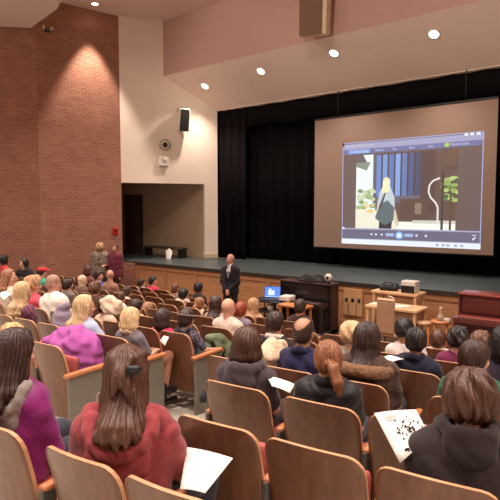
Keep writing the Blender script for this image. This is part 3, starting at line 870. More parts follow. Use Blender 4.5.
tag(MB().box((-0.06, -0.04, 0), (0.06, 0.04, 0.06), bev=0.01).build('small_box', M_wplast, None, (p.x+0.12, 9.73, p.z)), 'tiny white box beside the glass jar on the stool', 'box')
# red piano at the right
a = hit_y(459.5, 300, 9.3)
yq = 9.25
a = hit_y(461, 292, yq); L = 1.55
upright('organ_piano', (a.x + L/2, yq), L, a.z, 'dark red upright piano at the right in front of the stage', M_mah, mat('mahogany lid', (150, 70, 60), 0.3, coat=0.4), hit_y(480, 318, yq-0.3).z-0.12)
# ------------------------------------------------------------------ people
def rot3(yaw=0, pitch=0, roll=0):            # pitch > 0 looks down
    M = Matrix.Rotation(yaw, 3, 'Z') @ Matrix.Rotation(-pitch, 3, 'X') @ Matrix.Rotation(roll, 3, 'Y')
    return np.array(M)
_mc = {}
def cached(key, fn):
    if key not in _mc: _mc[key] = fn()
    return _mc[key]
def skin_mats(rgb):
    def mk():
        sk = mat('skin', rgb, 0.55, var=0.05, scale=(14,14,14))
        lip = mat('lips', tuple(int(a*b) for a, b in zip(rgb, (0.82, 0.62, 0.6))), 0.5)
        eye = mat('eyes', (38, 28, 24), 0.3)
        return [sk, lip, eye]
    return cached(('skin', rgb), mk)
def hair_mat(rgb):
    def mk():
        m = mat('hair', rgb, 0.42, var=0.34, scale=(95, 95, 9), detail=3, spec=0.45)
        nt = m.node_tree; b = nt.nodes['Principled BSDF']
        nz = [n for n in nt.nodes if n.type == 'TEX_NOISE'][0]
        bp = nt.nodes.new('ShaderNodeBump'); bp.inputs['Strength'].default_value = 0.55; bp.inputs['Distance'].default_value = 0.006
        nt.links.new(nz.outputs['Fac'], bp.inputs['Height']); nt.links.new(bp.outputs['Normal'], b.inputs['Normal'])
        return m
    return cached(('hair', rgb), mk)
def cloth_mat(rgb, kind='plain', rgb2=None):
    def mk():
        m = mat('cloth', rgb, 0.88, var=0.10, scale=(9, 9, 9), bump=0.35, bscale=45, sheen=0.15, spec=0.25)
        if kind in ('plaid', 'stripe', 'camo', 'fleck', 'puffer', 'shiny'):
            nt = m.node_tree; b = nt.nodes['Principled BSDF']; tc = [n for n in nt.nodes if n.type == 'TEX_COORD'][0]
            rp = nt.nodes.new('ShaderNodeValToRGB')
            r2 = rgb2 or tuple(int(v*0.5) for v in rgb)
            rp.color_ramp.elements[0].color = lin(rgb); rp.color_ramp.elements[1].color = lin(r2)
            if kind == 'stripe' or kind == 'plaid':
                w = nt.nodes.new('ShaderNodeTexWave'); w.inputs['Scale'].default_value = 9; w.inputs['Distortion'].default_value = 1.0
                w.bands_direction = 'X' if kind == 'stripe' else 'DIAGONAL'
                nt.links.new(tc.outputs['Object'], w.inputs['Vector']); src = w.outputs['Fac']
                rp.color_ramp.elements[0].position = .45; rp.color_ramp.elements[1].position = .6
            else:
                w = nt.nodes.new('ShaderNodeTexNoise'); w.inputs['Scale'].default_value = 14 if kind == 'camo' else 38
                nt.links.new(tc.outputs['Object'], w.inputs['Vector']); src = w.outputs['Fac']
                rp.color_ramp.elements[0].position = .47; rp.color_ramp.elements[1].position = .55
            if kind in ('plaid', 'stripe', 'camo', 'fleck'):
                nt.links.new(src, rp.inputs['Fac']); nt.links.new(rp.outputs['Color'], b.inputs['Base Color'])
            if kind in ('puffer', 'shiny'): b.inputs['Roughness'].default_value = 0.45
        return m
    return cached(('cloth', rgb, kind, rgb2), mk)
M_shoe = mat('shoe leather', (36, 30, 30), 0.5)

def lerp(a, b, t): return a + (b-a)*t

def joints(h, lean=0.05, side=0.0, twist=0.0, hy=0.0, hp=0.1, hr=0.0, adult=True, leg=1.0, pose='sit', arms='lap', seat=0.50, feet=0.06, drop=0.0):
    J = {}
    hs = 1.0 if adult else 0.92
    J['hs'] = hs
    hipz = seat
    cl = math.cos(lean)
    if pose == 'sit': s = (h - hipz - 0.122*hs)/(0.50*cl + 0.13)
    else:
        s = h/1.75; hipz = 0.93*s
    J['s'] = s
    wd = max(0.72, min(1.05, s)); J['wd'] = wd
    up = np.array([math.sin(side), math.sin(lean)*math.cos(side), math.cos(lean)*math.cos(side)]); up /= np.linalg.norm(up)
    rt = np.array([math.cos(twist), math.sin(twist), 0.0]); rt -= up*up.dot(rt); rt /= np.linalg.norm(rt)
    fw = np.cross(up, rt)
    J['up'], J['rt'], J['fw'] = up, rt, fw
    hip = np.array([0, 0, hipz]); J['hip'] = hip
    L = 0.50*s
    J['waist'] = hip + up*L*0.42; J['chest'] = hip + up*L*0.74; J['neck'] = hip + up*L
    Rh = rot3(twist + hy, hp, hr); J['Rh'] = Rh
    J['head'] = J['neck'] + 0.13*s*(up*0.72 + np.array([0, 0, .28])) + np.array(Rh @ np.array([0, .012, 0.0]))
    for sd, n in ((-1, 'L'), (1, 'R')):
        J['sh'+n] = J['neck'] + rt*sd*0.165*wd - up*(0.112+drop)*s
        sh = J['sh'+n]
        a = arms if isinstance(arms, str) else arms[0 if sd < 0 else 1]
        UA, FA = 0.28*s, 0.25*s
        if a == 'lap': d1 = rt*sd*0.22 + fw*0.25 - up*0.95; d2 = -rt*sd*0.42 + fw*0.9 + np.array([0,0,-.12])
        elif a == 'write': d1 = rt*sd*0.30 + fw*0.45 - up*0.85; d2 = -rt*sd*0.45 + fw*0.9 + np.array([0,0,.05])
        elif a == 'rest': d1 = rt*sd*0.55 + fw*0.35 - up*0.75; d2 = rt*sd*0.1 + fw*0.95 - up*0.1
        elif a == 'chin': d1 = rt*sd*0.25 + fw*0.6 - up*0.75; d2 = -rt*sd*0.35 + fw*0.25 + up*0.9
        elif a == 'up': d1 = rt*sd*0.8 + fw*0.3 + up*0.35; d2 = -rt*sd*0.55 + fw*0.1 + up*0.8
        elif a == 'clasp': d1 = rt*sd*0.12 + fw*0.10 - up*0.98; d2 = -rt*sd*0.62 + fw*0.45 - up*0.62
        elif a == 'down': d1 = rt*sd*0.12 - up*0.99; d2 = rt*sd*0.03 + fw*0.22 - up*0.97
        elif a == 'hold': d1 = rt*sd*0.15 + fw*0.15 - up*0.97; d2 = -rt*sd*0.3 + fw*0.95 + up*0.12
        d1 = d1/np.linalg.norm(d1); d2 = d2/np.linalg.norm(d2)
        J['el'+n] = sh + d1*UA; J['wr'+n] = J['el'+n] + d2*FA; J['hd'+n] = d2
        hj = hip + np.array([sd*0.085*wd, 0.02 if pose == 'sit' else 0.0, 0.0]); J['hj'+n] = hj
        if pose == 'sit':
            tl = 0.40*min(s, 1.02)*leg
            J['kn'+n] = hj + np.array([sd*0.05, tl, 0.02]); kl = 0.43*s
            J['an'+n] = J['kn'+n] + np.array([0, -0.06, -min(kl, J['kn'+n][2]-feet)])
        else:
            J['kn'+n] = hj + np.array([sd*0.02, 0.02, -0.43*s]); J['an'+n] = np.array([hj[0]+sd*0.03, -0.02, 0.075])
        J['to'+n] = J['an'+n] + np.array([sd*0.03, 0.15*s, -0.04])
    return J

def hand(S, w, d, sd, J, k=0.004):
    s = max(.78, J['s'])
    d = d/np.linalg.norm(d)
    side = np.cross(d, np.array([0, 0, 1.0])); side /= max(np.linalg.norm(side), 1e-6)
    nrm_ = np.cross(side, d)
    c = w + d*0.045*s
    S.cap(w, w + d*0.02*s, 0.026*s, 0.028*s, 0.01)
    for q in (-1.2, -0.4, 0.4, 1.2): S.cap(w + d*0.02*s + side*q*0.012*s, w + d*0.085*s + side*q*0.019*s, 0.014*s, 0.012*s, 0.012)
    for q, l in ((-1.5, 0.062), (-0.5, 0.076), (0.5, 0.082), (1.5, 0.072)):
        p0 = w + d*0.085*s + side*q*0.019*s
        p1 = p0 + (d*0.9 - nrm_*0.42)*l*0.55*s; p2 = p1 + (d*0.5 - nrm_*0.85)*l*0.5*s
        S.chain([p0, p1, p2], [0.0105*s, 0.0092*s, 0.008*s], k)
    t0 = w + d*0.03*s - side*sd*0.026*s; t1 = t0 + (d*0.6 - side*sd*0.7 - nrm_*0.2)*0.04*s; t2 = t1 + (d*0.9 - side*sd*0.1 - nrm_*0.3)*0.034*s
    S.chain([t0, t1, t2], [0.015*s, 0.012*s, 0.0095*s], 0.008)

def head_prims(S, J):
    c, R, s = J['head'], J['Rh'], J['hs']
    P = lambda x, y, z: c + R @ (np.array([x, y, z])*s)
    E = lambda x, y, z, a, b, d, k=0.02: S.ell(P(x, y, z), np.array([a, b, d])*s, R, k*s)
    S.cap(J['neck'] - J['up']*0.04, P(0, -0.022, -0.055), 0.054*s, 0.050*s, 0.03)
    E(0, -0.014, 0.030, 0.076, 0.096, 0.092)
    E(0, 0.026, -0.040, 0.058, 0.068, 0.070, 0.03)
    E(0, 0.060, -0.085, 0.026, 0.026, 0.024, 0.03)
    S.cap(P(0, 0.086, 0.008), P(0, 0.104, -0.028), 0.008*s, 0.0125*s, 0.012)
    for q in (-1, 1):
        S.cap(P(q*0.012, 0.084, 0.022), P(q*0.046, 0.070, 0.022), 0.009*s, 0.008*s, 0.012)
        S.sub(P(q*0.031, 0.092, 0.004), np.array([0.015, 0.012, 0.010])*s, R, 0.010)
        S.ell(P(q*0.031, 0.076, 0.004), np.array([0.011, 0.010, 0.009])*s, R, 0.003)
        E(q*0.040, 0.060, -0.022, 0.022, 0.022, 0.02, 0.02)
        E(q*0.077, -0.012, -0.006, 0.009, 0.020, 0.030, 0.006)
        S.cap(P(0, 0.086, -0.058), P(q*0.020, 0.080, -0.058), 0.008*s, 0.004*s, 0.006)

def body_mesh(J, mats, h, pose):
    S = Sdf(); s, wd = J['s'], J['wd']
    for n, sd in (('L', -1), ('R', 1)):
        o = J['rt']*sd
        S.chain([J['hip']+o*0.07*wd, J['waist']+o*0.055*wd, J['chest']+o*0.07*wd], [0.10*wd, 0.085*wd, 0.09*wd], 0.05)
        S.chain([J['neck']-J['up']*0.02+o*0.03, J['sh'+n]], [0.045*wd, 0.052*wd], 0.04)
        S.chain([J['sh'+n], J['el'+n], J['wr'+n]], [0.050*wd, 0.037*wd, 0.026*wd], 0.02)
        hand(S, J['wr'+n], J['hd'+n], sd, J)
        S.chain([J['hj'+n], J['kn'+n], J['an'+n]], [0.078*wd, 0.052*wd, 0.034*wd], 0.03)
        S.cap(J['an'+n]+np.array([0,-.03,-.025]), J['to'+n], 0.030*wd, 0.026*wd, 0.02)
    head_prims(S, J)
    c, R, hs = J['head'], J['Rh'], J['hs']
    def paint(p):
        q = ((p - c) @ R)/hs
        m = np.zeros(len(p), int)
        m[(np.abs(q[:,0]) < 0.021) & (np.abs(q[:,2]+0.058) < 0.0075) & (q[:,1] > 0.07)] = 1
        for e in (-1, 1): m[(((q[:,0]-e*0.031)/0.0115)**2 + ((q[:,2]-0.004)/0.0075)**2 < 1) & (q[:,1] > 0.06)] = 2
        return m
    return S.mesh('body', h, mats, paint)

def jacket_mesh(J, m, h, fat=1.0, cuff=0.96, seed=0, fold=0.004, puff=0.0, long=0.0, short=False):
    S = Sdf(); wd = J['wd']*fat
    for n, sd in (('L', -1), ('R', 1)):
        o = J['rt']*sd
        S.chain([J['hip']+o*0.075*wd - J['up']*long, J['waist']+o*0.07*wd, J['chest']+o*0.078*wd], [0.122*wd, 0.112*wd, 0.112*wd], 0.05)
        S.chain([J['neck']-J['up']*0.035+o*0.035*wd, J['sh'+n]], [0.056*wd, 0.062*wd], 0.05)
        el, wr = J['el'+n], J['wr'+n]
        if short: S.cap(J['sh'+n], lerp(J['sh'+n], el, 0.75), 0.072*wd, 0.060*wd, 0.03)
        else: S.chain([J['sh'+n], el, lerp(el, wr, cuff)], [0.064*wd, 0.054*wd, 0.043*wd], 0.03)
    rng = random.Random(seed); a, b, c_ = [rng.uniform(0, 6) for _ in range(3)]
    up, rt_, hip = J['up'], J['rt'], J['hip']
    def post(F, X, Y, Z):
        u = 19*Z + 7*X + a + 1.8*np.sin(11*X+b) + 1.5*np.sin(13*Y+c_); v = 13*X - 15*Z + 9*Y + b + 1.6*np.sin(10*Z+a)
        f = (0.6-np.abs(np.sin(u)))*(0.5+0.5*np.sin(v*0.7)) + 0.8*(0.6-np.abs(np.sin(v)))*(0.5+0.5*np.sin(u*0.6+1)) + 0.25*np.sin(47*Z+31*X+c_)
        F = F + fold*1.9*f
        if puff: F = F + puff*(np.abs(np.sin((X*up[0]+Y*up[1]+Z*up[2])*34))**0.6*-1 + .6)
        return F
    S.post.append(post)
    return S.mesh('jacket', h, m)

def trousers_mesh(J, m, h):
    S = Sdf(); wd = J['wd']
    for n in 'LR':
        S.chain([J['hip']+(J['hj'+n]-J['hip'])*0.8, J['hj'+n], J['kn'+n], lerp(J['kn'+n], J['an'+n], 0.93)], [0.110*wd, 0.098*wd, 0.070*wd, 0.056*wd], 0.03)
    return S.mesh('trousers', h, m)

def shoe_mesh(J, n, h):
    S = Sdf(); a, t = J['an'+n], J['to'+n]
    S.cap(a+np.array([0,-.03,-.03]), t, 0.045, 0.040, 0.03); S.cap(a+np.array([0,-.02,.03]), a+np.array([0,-.02,-.03]), 0.046, 0.046, 0.03)
    return S.mesh('shoe', h, M_shoe)

def hair_mesh(J, style, m, h, seed=0, L=0.3, vol=1.0, ho=0.0):
    S = Sdf(); c, R, s = J['head'], J['Rh'], J['hs']
    rng = random.Random(seed)
    P = lambda x, y, z: c + R @ (np.array([x, y, z])*s)
    t = {'short': 0.014, 'mop': 0.026, 'crop': 0.006, 'balding': 0.008, 'long': 0.018, 'bob': 0.018, 'pony': 0.012, 'updo': 0.014, 'bun': 0.014}[style]*vol
    S.ell(P(0, -0.015, 0.031), np.array([0.076+t, 0.097+t, 0.093+t])*s, R)
    if style == 'mop':
        S.ell(P(0, -0.02, 0.0), np.array([0.086+t*.6, 0.094+t*.6, 0.078])*s, R, 0.03)
    else: S.ell(P(0, -0.035, -0.03), np.array([0.068+t*.7, 0.070+t*.7, 0.062])*s, R, 0.03)
    yaw = math.atan2(-R[0,1], R[1,1])
    def Gv(a, r, z, out=0.0):                      # ring about the vertical through the head
        x = math.sin(a)*r*0.9; y = -math.cos(a)*r - out
        return c + np.array([math.cos(yaw)*x - math.sin(yaw)*y, math.sin(yaw)*x + math.cos(yaw)*y, z])*np.array([s, s, 1])
    if style in ('long', 'updo', 'bob'):
        end = {'long': L, 'updo': L, 'bob': 0.13}[style]
        for a in np.linspace(-1.45, 1.45, 9):
            l = end*(0.92+0.16*rng.random()) * (0.86 if abs(a) > 1.2 else 1)
            if style == 'bob': S.chain([Gv(a, 0.070, 0.02), Gv(a, 0.082, -0.06), Gv(a, 0.074, -l)], [0.032*vol, 0.034*vol, 0.022], 0.03)
            else:
                ca = max(0.0, math.cos(a)); jt = lambda: 0.022*rng.random()
                S.chain([Gv(a, 0.066, 0.02), Gv(a, 0.074, -0.09, (0.012+0.4*ho)*ca), Gv(a, 0.088+jt(), -0.165, (0.045+ho)*ca+jt()), Gv(a, 0.098+jt(), -0.165-(l-0.165)*0.5, (0.068+ho)*ca+jt()), Gv(a, 0.100+jt(), -l, (0.078+ho)*ca+jt())], [0.034*vol, 0.034*vol, 0.032, 0.026, 0.011], 0.020)
    if style == 'updo':
        for k in range(7):
            q = k/6.0; ang = -0.7+1.4*q
            S.chain([P(0.085*math.sin(ang*1.6), 0.0, 0.09), P(0.05*math.sin(ang*1.4), -0.095, 0.075), P(0.012*math.sin(ang*3), -0.130, 0.02)], [0.014, 0.017, 0.02], 0.008)
        S.ell(P(0.0, -0.130, 0.005), np.array([0.042, 0.03, 0.05])*s, R, 0.012)
        S.chain([P(0.01, -0.14, 0.0), P(0.035, -0.135, -0.06), P(0.05, -0.12, -0.12)], [0.026, 0.022, 0.012], 0.01)
        S.chain([P(-0.01, -0.14, 0.0), P(-0.025, -0.135, -0.07)], [0.024, 0.014], 0.01)
    if style == 'pony':
        p0 = P(0.0, -0.115, -0.01)
        S.chain([p0, P(0.03, -0.17, -0.04), P(0.055, -0.18, -0.12), P(0.06, -0.165, -0.20)], [0.022, 0.036, 0.034, 0.014], 0.012)
    if style == 'bun': S.ell(P(0, -0.11, 0.085), np.array([0.045, 0.04, 0.04])*s, R, 0.015)
    nrm_, off = {'short': ((0, .80, -.60), .012), 'crop': ((0, .80, -.60), .012), 'mop': ((0, .85, -.52), .040), 'balding': ((0, .80, -.60), .004), 'long': ((0, .97, -.25), .020),
                 'bob': ((0, .95, -.30), .030), 'pony': ((0, .80, -.60), .012), 'updo': ((0, .95, -.30), .012), 'bun': ((0, .80, -.60), .012)}[style]
    n3 = np.array(nrm_)
    gA, gf = (0.0036, 27) if style in ('long', 'updo', 'bob') else (0.0035, 25)
    if style in ('crop', 'balding'): gA = 0.0008
    if style == 'mop': gA, gf = 0.0065, 11
    ph = rng.uniform(0, 6)
    def post(F, X, Y, Z):
        x = X-c[0]; y = Y-c[1]; z = Z-c[2]
        qx = (R[0,0]*x+R[1,0]*y+R[2,0]*z)/s; qy = (R[0,1]*x+R[1,1]*y+R[2,1]*z)/s; qz = (R[0,2]*x+R[1,2]*y+R[2,2]*z)/s
        az = np.arctan2(qx, -qy-0.02 + 0*qx)
        w = np.clip((np.sqrt(qx**2+(qy+.02)**2)-0.02)/0.05, 0, 1)
        g = np.sin(az*gf + 2.6*np.sin(qz*15+ph) + 2.4*np.sin(az*3+ph)) + 0.7*np.sin(az*gf*2.3 + 3*np.sin(qz*13+ph)+2*np.sin(az*7)) + 0.8*np.sin(az*6+ph+4*np.sin(qz*9))
        F = F + gA*w*g
        if style == 'mop': F = F + 0.011*w*np.sin(az*5+ph+3*qz*9)*np.sin(qz*30+az*2+ph) + 0.004*w*np.sin(az*13+40*qz+ph)
        jag = (0.022 if style == 'mop' else 0.010)*s*np.sin(az*9+ph)*np.sin(az*4+1.3*ph)
        pl = (qx*n3[0]+qy*n3[1]+qz*n3[2]-off)*s
        if style in ('long', 'bob', 'updo'):
            pl = np.where(qz < -0.11, pl-0.03*np.clip((-qz-.11)/.05, 0, 1), pl)
        F = np.maximum(F, pl)
        if style in ('short', 'crop', 'balding', 'mop', 'pony', 'bun'):
            nap = -(qz+ (0.085 if style != 'mop' else 0.10))*s
            if style == 'pony': nap = np.where(qy < -0.10, -1, nap)
            F = np.maximum(F, nap + jag)
        if style == 'balding':
            d = (np.sqrt((qx/0.062)**2 + ((qy+0.055)/0.105)**2 + ((qz-.115)/0.105)**2)-1)*0.06*s
            F = np.maximum(F, -d)
        return F
    S.post.append(post)
    return S.mesh('hair', h, m)

def hood_mesh(J, m, h, r=1.0, fur=0.0, bag=True, seed=0, U=False, hz=0.0):
    S = Sdf(); wd = J['wd']; nb = J['neck'] + J['up']*(-0.012+hz if not fur else -0.085)
    pts = []
    for k in range(15):
        a = -2.5 + 5.0*k/14
        pts.append(nb + J['rt']*math.sin(a)*0.095*wd*r - J['fw']*(math.cos(a)*0.085*r+0.01) + J['up']*(0.012 - 0.03*abs(a)/2.5 + 0.0*k))
    if U:
        pts = [nb + J['rt']*math.sin(a)*0.125*wd*r - J['fw']*(0.055+0.10*max(0, math.cos(a)))*r + J['fw']*0.06*max(0, -math.cos(a)) + J['up']*(-0.01 - 0.135*max(0, math.cos(a))) for a in [-2.5+5.0*k/14 for k in range(15)]]
        Rb = np.stack([J['rt'], J['fw'], J['up']], 1)
        S.ell(nb - J['fw']*0.118*r - J['up']*0.19, np.array([0.125*wd*r, 0.034, 0.10]), Rb, 0.04)
        for q in (-1, 1): S.ell(nb + J['rt']*q*0.10*wd*r - J['fw']*0.085 - J['up']*0.085, np.array([0.05, 0.035, 0.09]), Rb, 0.04)
    S.chain(pts, [(0.030 if bag else (0.036 if fur else 0.026))*min(r, 1.25)]*15, 0.02)
    if bag:
        b = nb - J['fw']*(0.085*r+0.012) - J['up']*0.060*r
        Rb = np.stack([J['rt'], J['fw'], J['up']], 1)
        S.ell(b, np.array([0.105*wd, 0.036, 0.082])*r, Rb, 0.035)
        S.sub(nb - J['fw']*0.07 + J['up']*0.03, np.array([0.075, 0.05, 0.06])*r, Rb, 0.02)
    ph = seed*1.7
    def post(F, X, Y, Z):
        u = 30*X+24*Z+ph+2*np.sin(19*Y); F = F + 0.010*(0.6-np.abs(np.sin(u)))*np.abs(np.sin(14*Y-17*Z+ph))
        if fur: F = F + fur*(np.sin(140*X+3*np.sin(90*Z))*np.sin(150*Z+3*np.sin(80*Y))*np.sin(130*Y+2*np.sin(70*X)))
        return F
    S.post.append(post)
    return S.mesh('hood', h, m)

SKIN = (214, 160, 134); SKIN2 = (198, 140, 112); SKIN3 = (150, 98, 74); SKIN4 = (96, 62, 48)
BRN = (70, 44, 34); DBRN = (60, 42, 35); BLK = (40, 31, 29); BLD = (212, 178, 136); DBLD = (168, 124, 82); AUB = (142, 90, 60); GRY = (150, 134, 122); RED = (150, 70, 44); LBR = (122, 84, 60)
# every person: row, head x, head top y, label and look
PEOPLE = []
def person(row, u, v, label, short, **k): PEOPLE.append(dict(row=row, u=u, v=v, label=label, short=short, **k))
R_ = person
# nearest rows
R_(1, 6, 333, 'girl with long dark brown hair in a magenta jacket and grey scarf', 'girl in the magenta jacket', hair='long', hc=(58,36,30), L=0.27, ho=0.045, drop=0.085, bag=False, U=True, hoodr=0.92, vol=1.2, top=(132, 34, 102), hood=(150, 136, 128), adult=True, hp=0.15, near=1, arms='lap', kind='shiny', seatpx=-12, tw=0.3, hy=-0.2, fat=1.05)
R_(1, 117, 350, 'girl in a coral red hooded coat with half pinned brown hair', 'girl in the coral red coat', hair='updo', hc=(84,50,36), L=0.235, ho=0.06, vol=1.12, bag=False, U=True, drop=0.03, top=(150, 62, 66), hood=(156, 66, 68), hoodr=1.15, clip=1, near=1, hp=0.22, hy=0.05, tw=0.55, fat=1.12, arms='write', kind='stripe', top2=(136, 54, 58), seatpx=86)
R_(2, 467, 377, 'child with tousled glossy brown hair in a dark brown hoodie', 'child in the dark brown hoodie', hair='mop', hc=(78,46,33), top=(52, 40, 40), hood=(48, 37, 37), hoodr=1.1, hz=0.04, near=1, hp=0.18, hy=0.1, tw=0.25, vol=1.12, fat=1.2, seatpx=441, adult=True)
R_(3, 243, 330, 'person with chin length dark hair in a charcoal hooded jacket', 'person in the charcoal hooded jacket', hair='bob', hc=(80,51,40), top=(74, 62, 66), hood=(80, 68, 72), hoodr=1.3, near=1, fat=1.1, hp=0.1, tw=0.2, vol=1.05, seatpx=237)
R_(3, 325, 343, 'woman with auburn ponytail in a black quilted jacket', 'woman in the black quilted jacket', hair='pony', hc=AUB, top=(34, 30, 32), puff=0.006, near=1, hp=0.22, hy=0.15, tw=0.3, fat=1.15, kind='puffer', collar=(30, 26, 28), seatpx=321, adult=True)
R_(4, 365, 325, 'dark haired person in a brown coat with a fur trimmed hood', 'person in the fur trimmed coat', hair='long', hc=DBRN, L=0.2, vol=1.15, top=(84, 60, 48), hood=(128, 92, 66), hoodr=2.0, fur=0.007, near=1, fat=1.25, hp=0.15, kind='fleck', top2=(66, 46, 38))
R_(4, 301, 319, 'balding man in a navy blue shirt', 'balding man in the navy shirt', hair='balding', hc=(66, 46, 38), top=(44, 38, 74), collar=(34, 30, 60), skin=SKIN2, fat=1.05, hp=0.12, near=1)
R_(5, 415, 330, 'dark haired boy in a navy jumper seated right of the fur trimmed coat', 'boy in the navy jumper', hair='short', hc=BLK, top=(36, 34, 54), collar=(30, 28, 46), skin=SKIN2, hp=0.2, adult=False, arms='write', near=1, fat=1.1, vol=1.4)
R_(6, 404, 320, 'dark haired boy in a white shirt leaning left before the navy jumper', 'leaning boy in the white shirt', hair='short', hc=BLK, top=(226, 210, 200), skin=SKIN2, hr=-0.25, hp=0.3, hy=-0.5, adult=False, vol=1.4, side=-0.1)
R_(4, 475, 343, 'boy with short brown hair in a green shirt with a small white emblem', 'boy in the green shirt', hair='short', hc=(62,40,31), top=(46, 92, 66), hp=0.1, hy=-0.55, near=1, adult=True, fat=1.12, emblem=1, vol=1.3)
R_(7, 438, 331, 'small child with short reddish brown hair facing the wooden stool', 'child with reddish brown hair', hair='short', hc=(92, 56, 42), top=(214, 200, 196), adult=False, hy=-0.2)
R_(6, 458, 329, 'child with thick black hair in a plum shirt', 'child in the plum shirt', hair='mop', hc=BLK, top=(120, 44, 78), adult=False, hp=0.1)
R_(7, 480, 333, 'child with light brown hair seated before the dark red piano', 'light brown haired child at the red piano', hair='mop', hc=(112, 78, 58), top=(92, 60, 54), adult=False)
R_(5, 503, 329, 'person with black hair at the right edge of the photo', 'person at the right edge', hair='bob', hc=BLK, top=(54, 44, 58))
R_(5, 350, 324, 'fair haired child in a grey jumper left of the fur trimmed coat', 'fair haired child in grey', hair='mop', hc=(214, 172, 128), top=(160, 150, 140), adult=False, hp=0.25)
R_(5, 273, 313, 'dark haired person in a black jacket with a white collar', 'dark haired person in the black jacket', hair='short', hc=DBRN, top=(44, 36, 38), collar=(226, 210, 200), adult=False, vol=1.3)
R_(6, 226, 299, 'bald man in a white shirt with a green jacket on his chair', 'bald man in the white shirt', hair=None, top=(232, 210, 192), skin=(222, 166, 140), fat=1.1, hp=0.12, arms='lap', kind='fleck', top2=(220, 188, 170))
R_(7, 239, 303, 'red haired person in a lavender grey shirt beside the bald man', 'red haired person in lavender grey', hair='short', hc=(150, 66, 44), top=(146, 132, 146), hp=0.15, adult=False)
R_(8, 252, 299, 'girl with long fair hair left of the laptop cart', 'fair haired girl by the laptop cart', hair='long', hc=(186, 140, 104), L=0.28, top=(196, 150, 120), adult=False)
R_(8, 299, 300, 'child with short dark hair before the black piano', 'child before the black piano', hair='short', hc=(60, 44, 34), top=(70, 46, 40), skin=SKIN2, adult=False)
R_(10, 197, 283, 'child with black hair sitting near the stage front left of the presenter', 'black haired child near the stage', hair='short', hc=BLK, top=(56, 44, 44), skin=SKIN3, adult=False, vol=1.4)
R_(9, 182, 289, 'dark haired person in a cream hooded top', 'dark haired person in the cream hood', hair='short', hc=BLK, top=(226, 202, 178), hood=(226, 204, 182), hoodr=1.2, adult=False, vol=1.5)
R_(10, 174, 284, 'brown haired person in a taupe top left of the cream hood', 'brown haired person in taupe', hair='crop', hc=(110, 70, 52), top=(150, 120, 104), adult=False)
R_(8, 198, 298, 'girl with light brown ponytail in a cream top', 'girl with the light brown ponytail', hair='pony', hc=(150, 100, 68), top=(216, 190, 164), adult=False)
R_(7, 214, 297, 'girl with dark shoulder length hair left of the bald man', 'dark haired girl by the bald man', hair='long', hc=(66, 44, 36), L=0.22, top=(180, 158, 140), adult=False)
R_(5, 184, 310, 'child with a headband on dark hair in a dark patterned jacket', 'child with the headband', hair='short', hc=(66, 48, 42), top=(62, 52, 62), kind='fleck', top2=(110, 104, 120), headband=(120, 100, 92), adult=False, arms='rest', vol=1.3, hood=(60, 50, 60))
R_(5, 160, 310, 'girl with dark hair in a bright pink top', 'girl in the bright pink top', hair='bob', hc=(62, 42, 36), top=(226, 56, 108), adult=False, hp=0.2, arms='write')
R_(4, 127, 309, 'child with a blond bob in a cream top and grey sleeves', 'blond child with grey sleeves', hair='bob', hc=(216, 182, 136), top=(120, 110, 114), collar=(232, 204, 172), adult=False, hp=0.3, arms='write', near=1, trous=(176, 122, 96), leg=1.4)
R_(6, 134, 300, 'dark haired child in a peach top behind the blond bob', 'dark haired child in peach', hair='short', hc=(60, 40, 36), top=(214, 164, 134), adult=False, vol=1.3)
R_(4, 81, 297, 'girl with long blond hair in a pale blue top with a purple coat', 'blond girl with the purple coat', hair='long', hc=(214, 180, 136), L=0.32, vol=1.35, ho=0.02, top=(184, 192, 216), near=1, hy=-0.35, hp=0.1, side=0.03, fat=1.12, arms='rest', seatpx=76)
R_(5, 50, 275, 'man with short grey hair in a white shirt', 'grey haired man in the white shirt', hair='crop', hc=(170, 132, 112), top=(240, 228, 214), hy=-0.55, fat=1.2, hp=0.2, side=-0.12, skin=(212, 152, 128))
R_(4, 19, 283, 'girl with long straight blond hair in a plum plaid shirt', 'blond girl in the plum plaid shirt', hair='long', hc=(206, 172, 128), L=0.30, vol=1.0, top=(124, 72, 92), kind='plaid', top2=(88, 50, 66), near=1)
R_(5, 30, 277, 'fair haired woman in a rose pink top leaning on the row', 'fair haired woman in rose pink', hair='mop', hc=(190, 144, 104), top=(228, 84, 100), hy=-0.7, adult=True)
R_(5, 6, 270, 'woman with light brown hair at the left edge turned to the right', 'light brown haired woman at the left edge', hair='long', hc=(156, 106, 76), L=0.2, top=(220, 196, 172), hy=-0.8)
R_(9, 2, 256, 'person with black hair against the brick at the left edge', 'black haired person at the brick wall', hair='mop', hc=BLK, top=(206, 66, 58), skin=SKIN4, vol=1.2)
R_(9, 22, 259, 'dark haired woman in a black top looking back by the brick wall', 'dark haired woman looking back', hair='long', hc=(40, 28, 28), L=0.2, top=(44, 34, 36), tw=0.9, hy=2.0, adult=True)
R_(8, 40, 267, 'person in a red cap with a green sleeve raised', 'person in the red cap', hair='short', hc=DBRN, top=(60, 160, 130), cap=(206, 54, 50), arms=('up', 'lap'), hy=-0.4)
R_(8, 80, 275, 'bald elderly person in a brown jacket', 'bald person in the brown jacket', hair=None, top=(112, 78, 64), skin=(232, 190, 162), hp=0.35, fat=1.1)
R_(9, 97, 271, 'dark haired child in a royal blue top', 'child in the royal blue top', hair='short', hc=(52, 34, 30), top=(58, 74, 190), hy=-1.1, adult=False, vol=1.5)
R_(9, 108, 270, 'bearded bald man turned towards the child in royal blue', 'bearded bald man', hair=None, top=(150, 104, 84), hy=0.9, beard=(96, 58, 44), skin=(206, 148, 124))
R_(5, 103, 298, 'dark haired child beside a cream coat in the left rows', 'dark haired child by the cream coat', hair='short', hc=(54, 38, 32), top=(232, 196, 170), adult=False, vol=1.4)
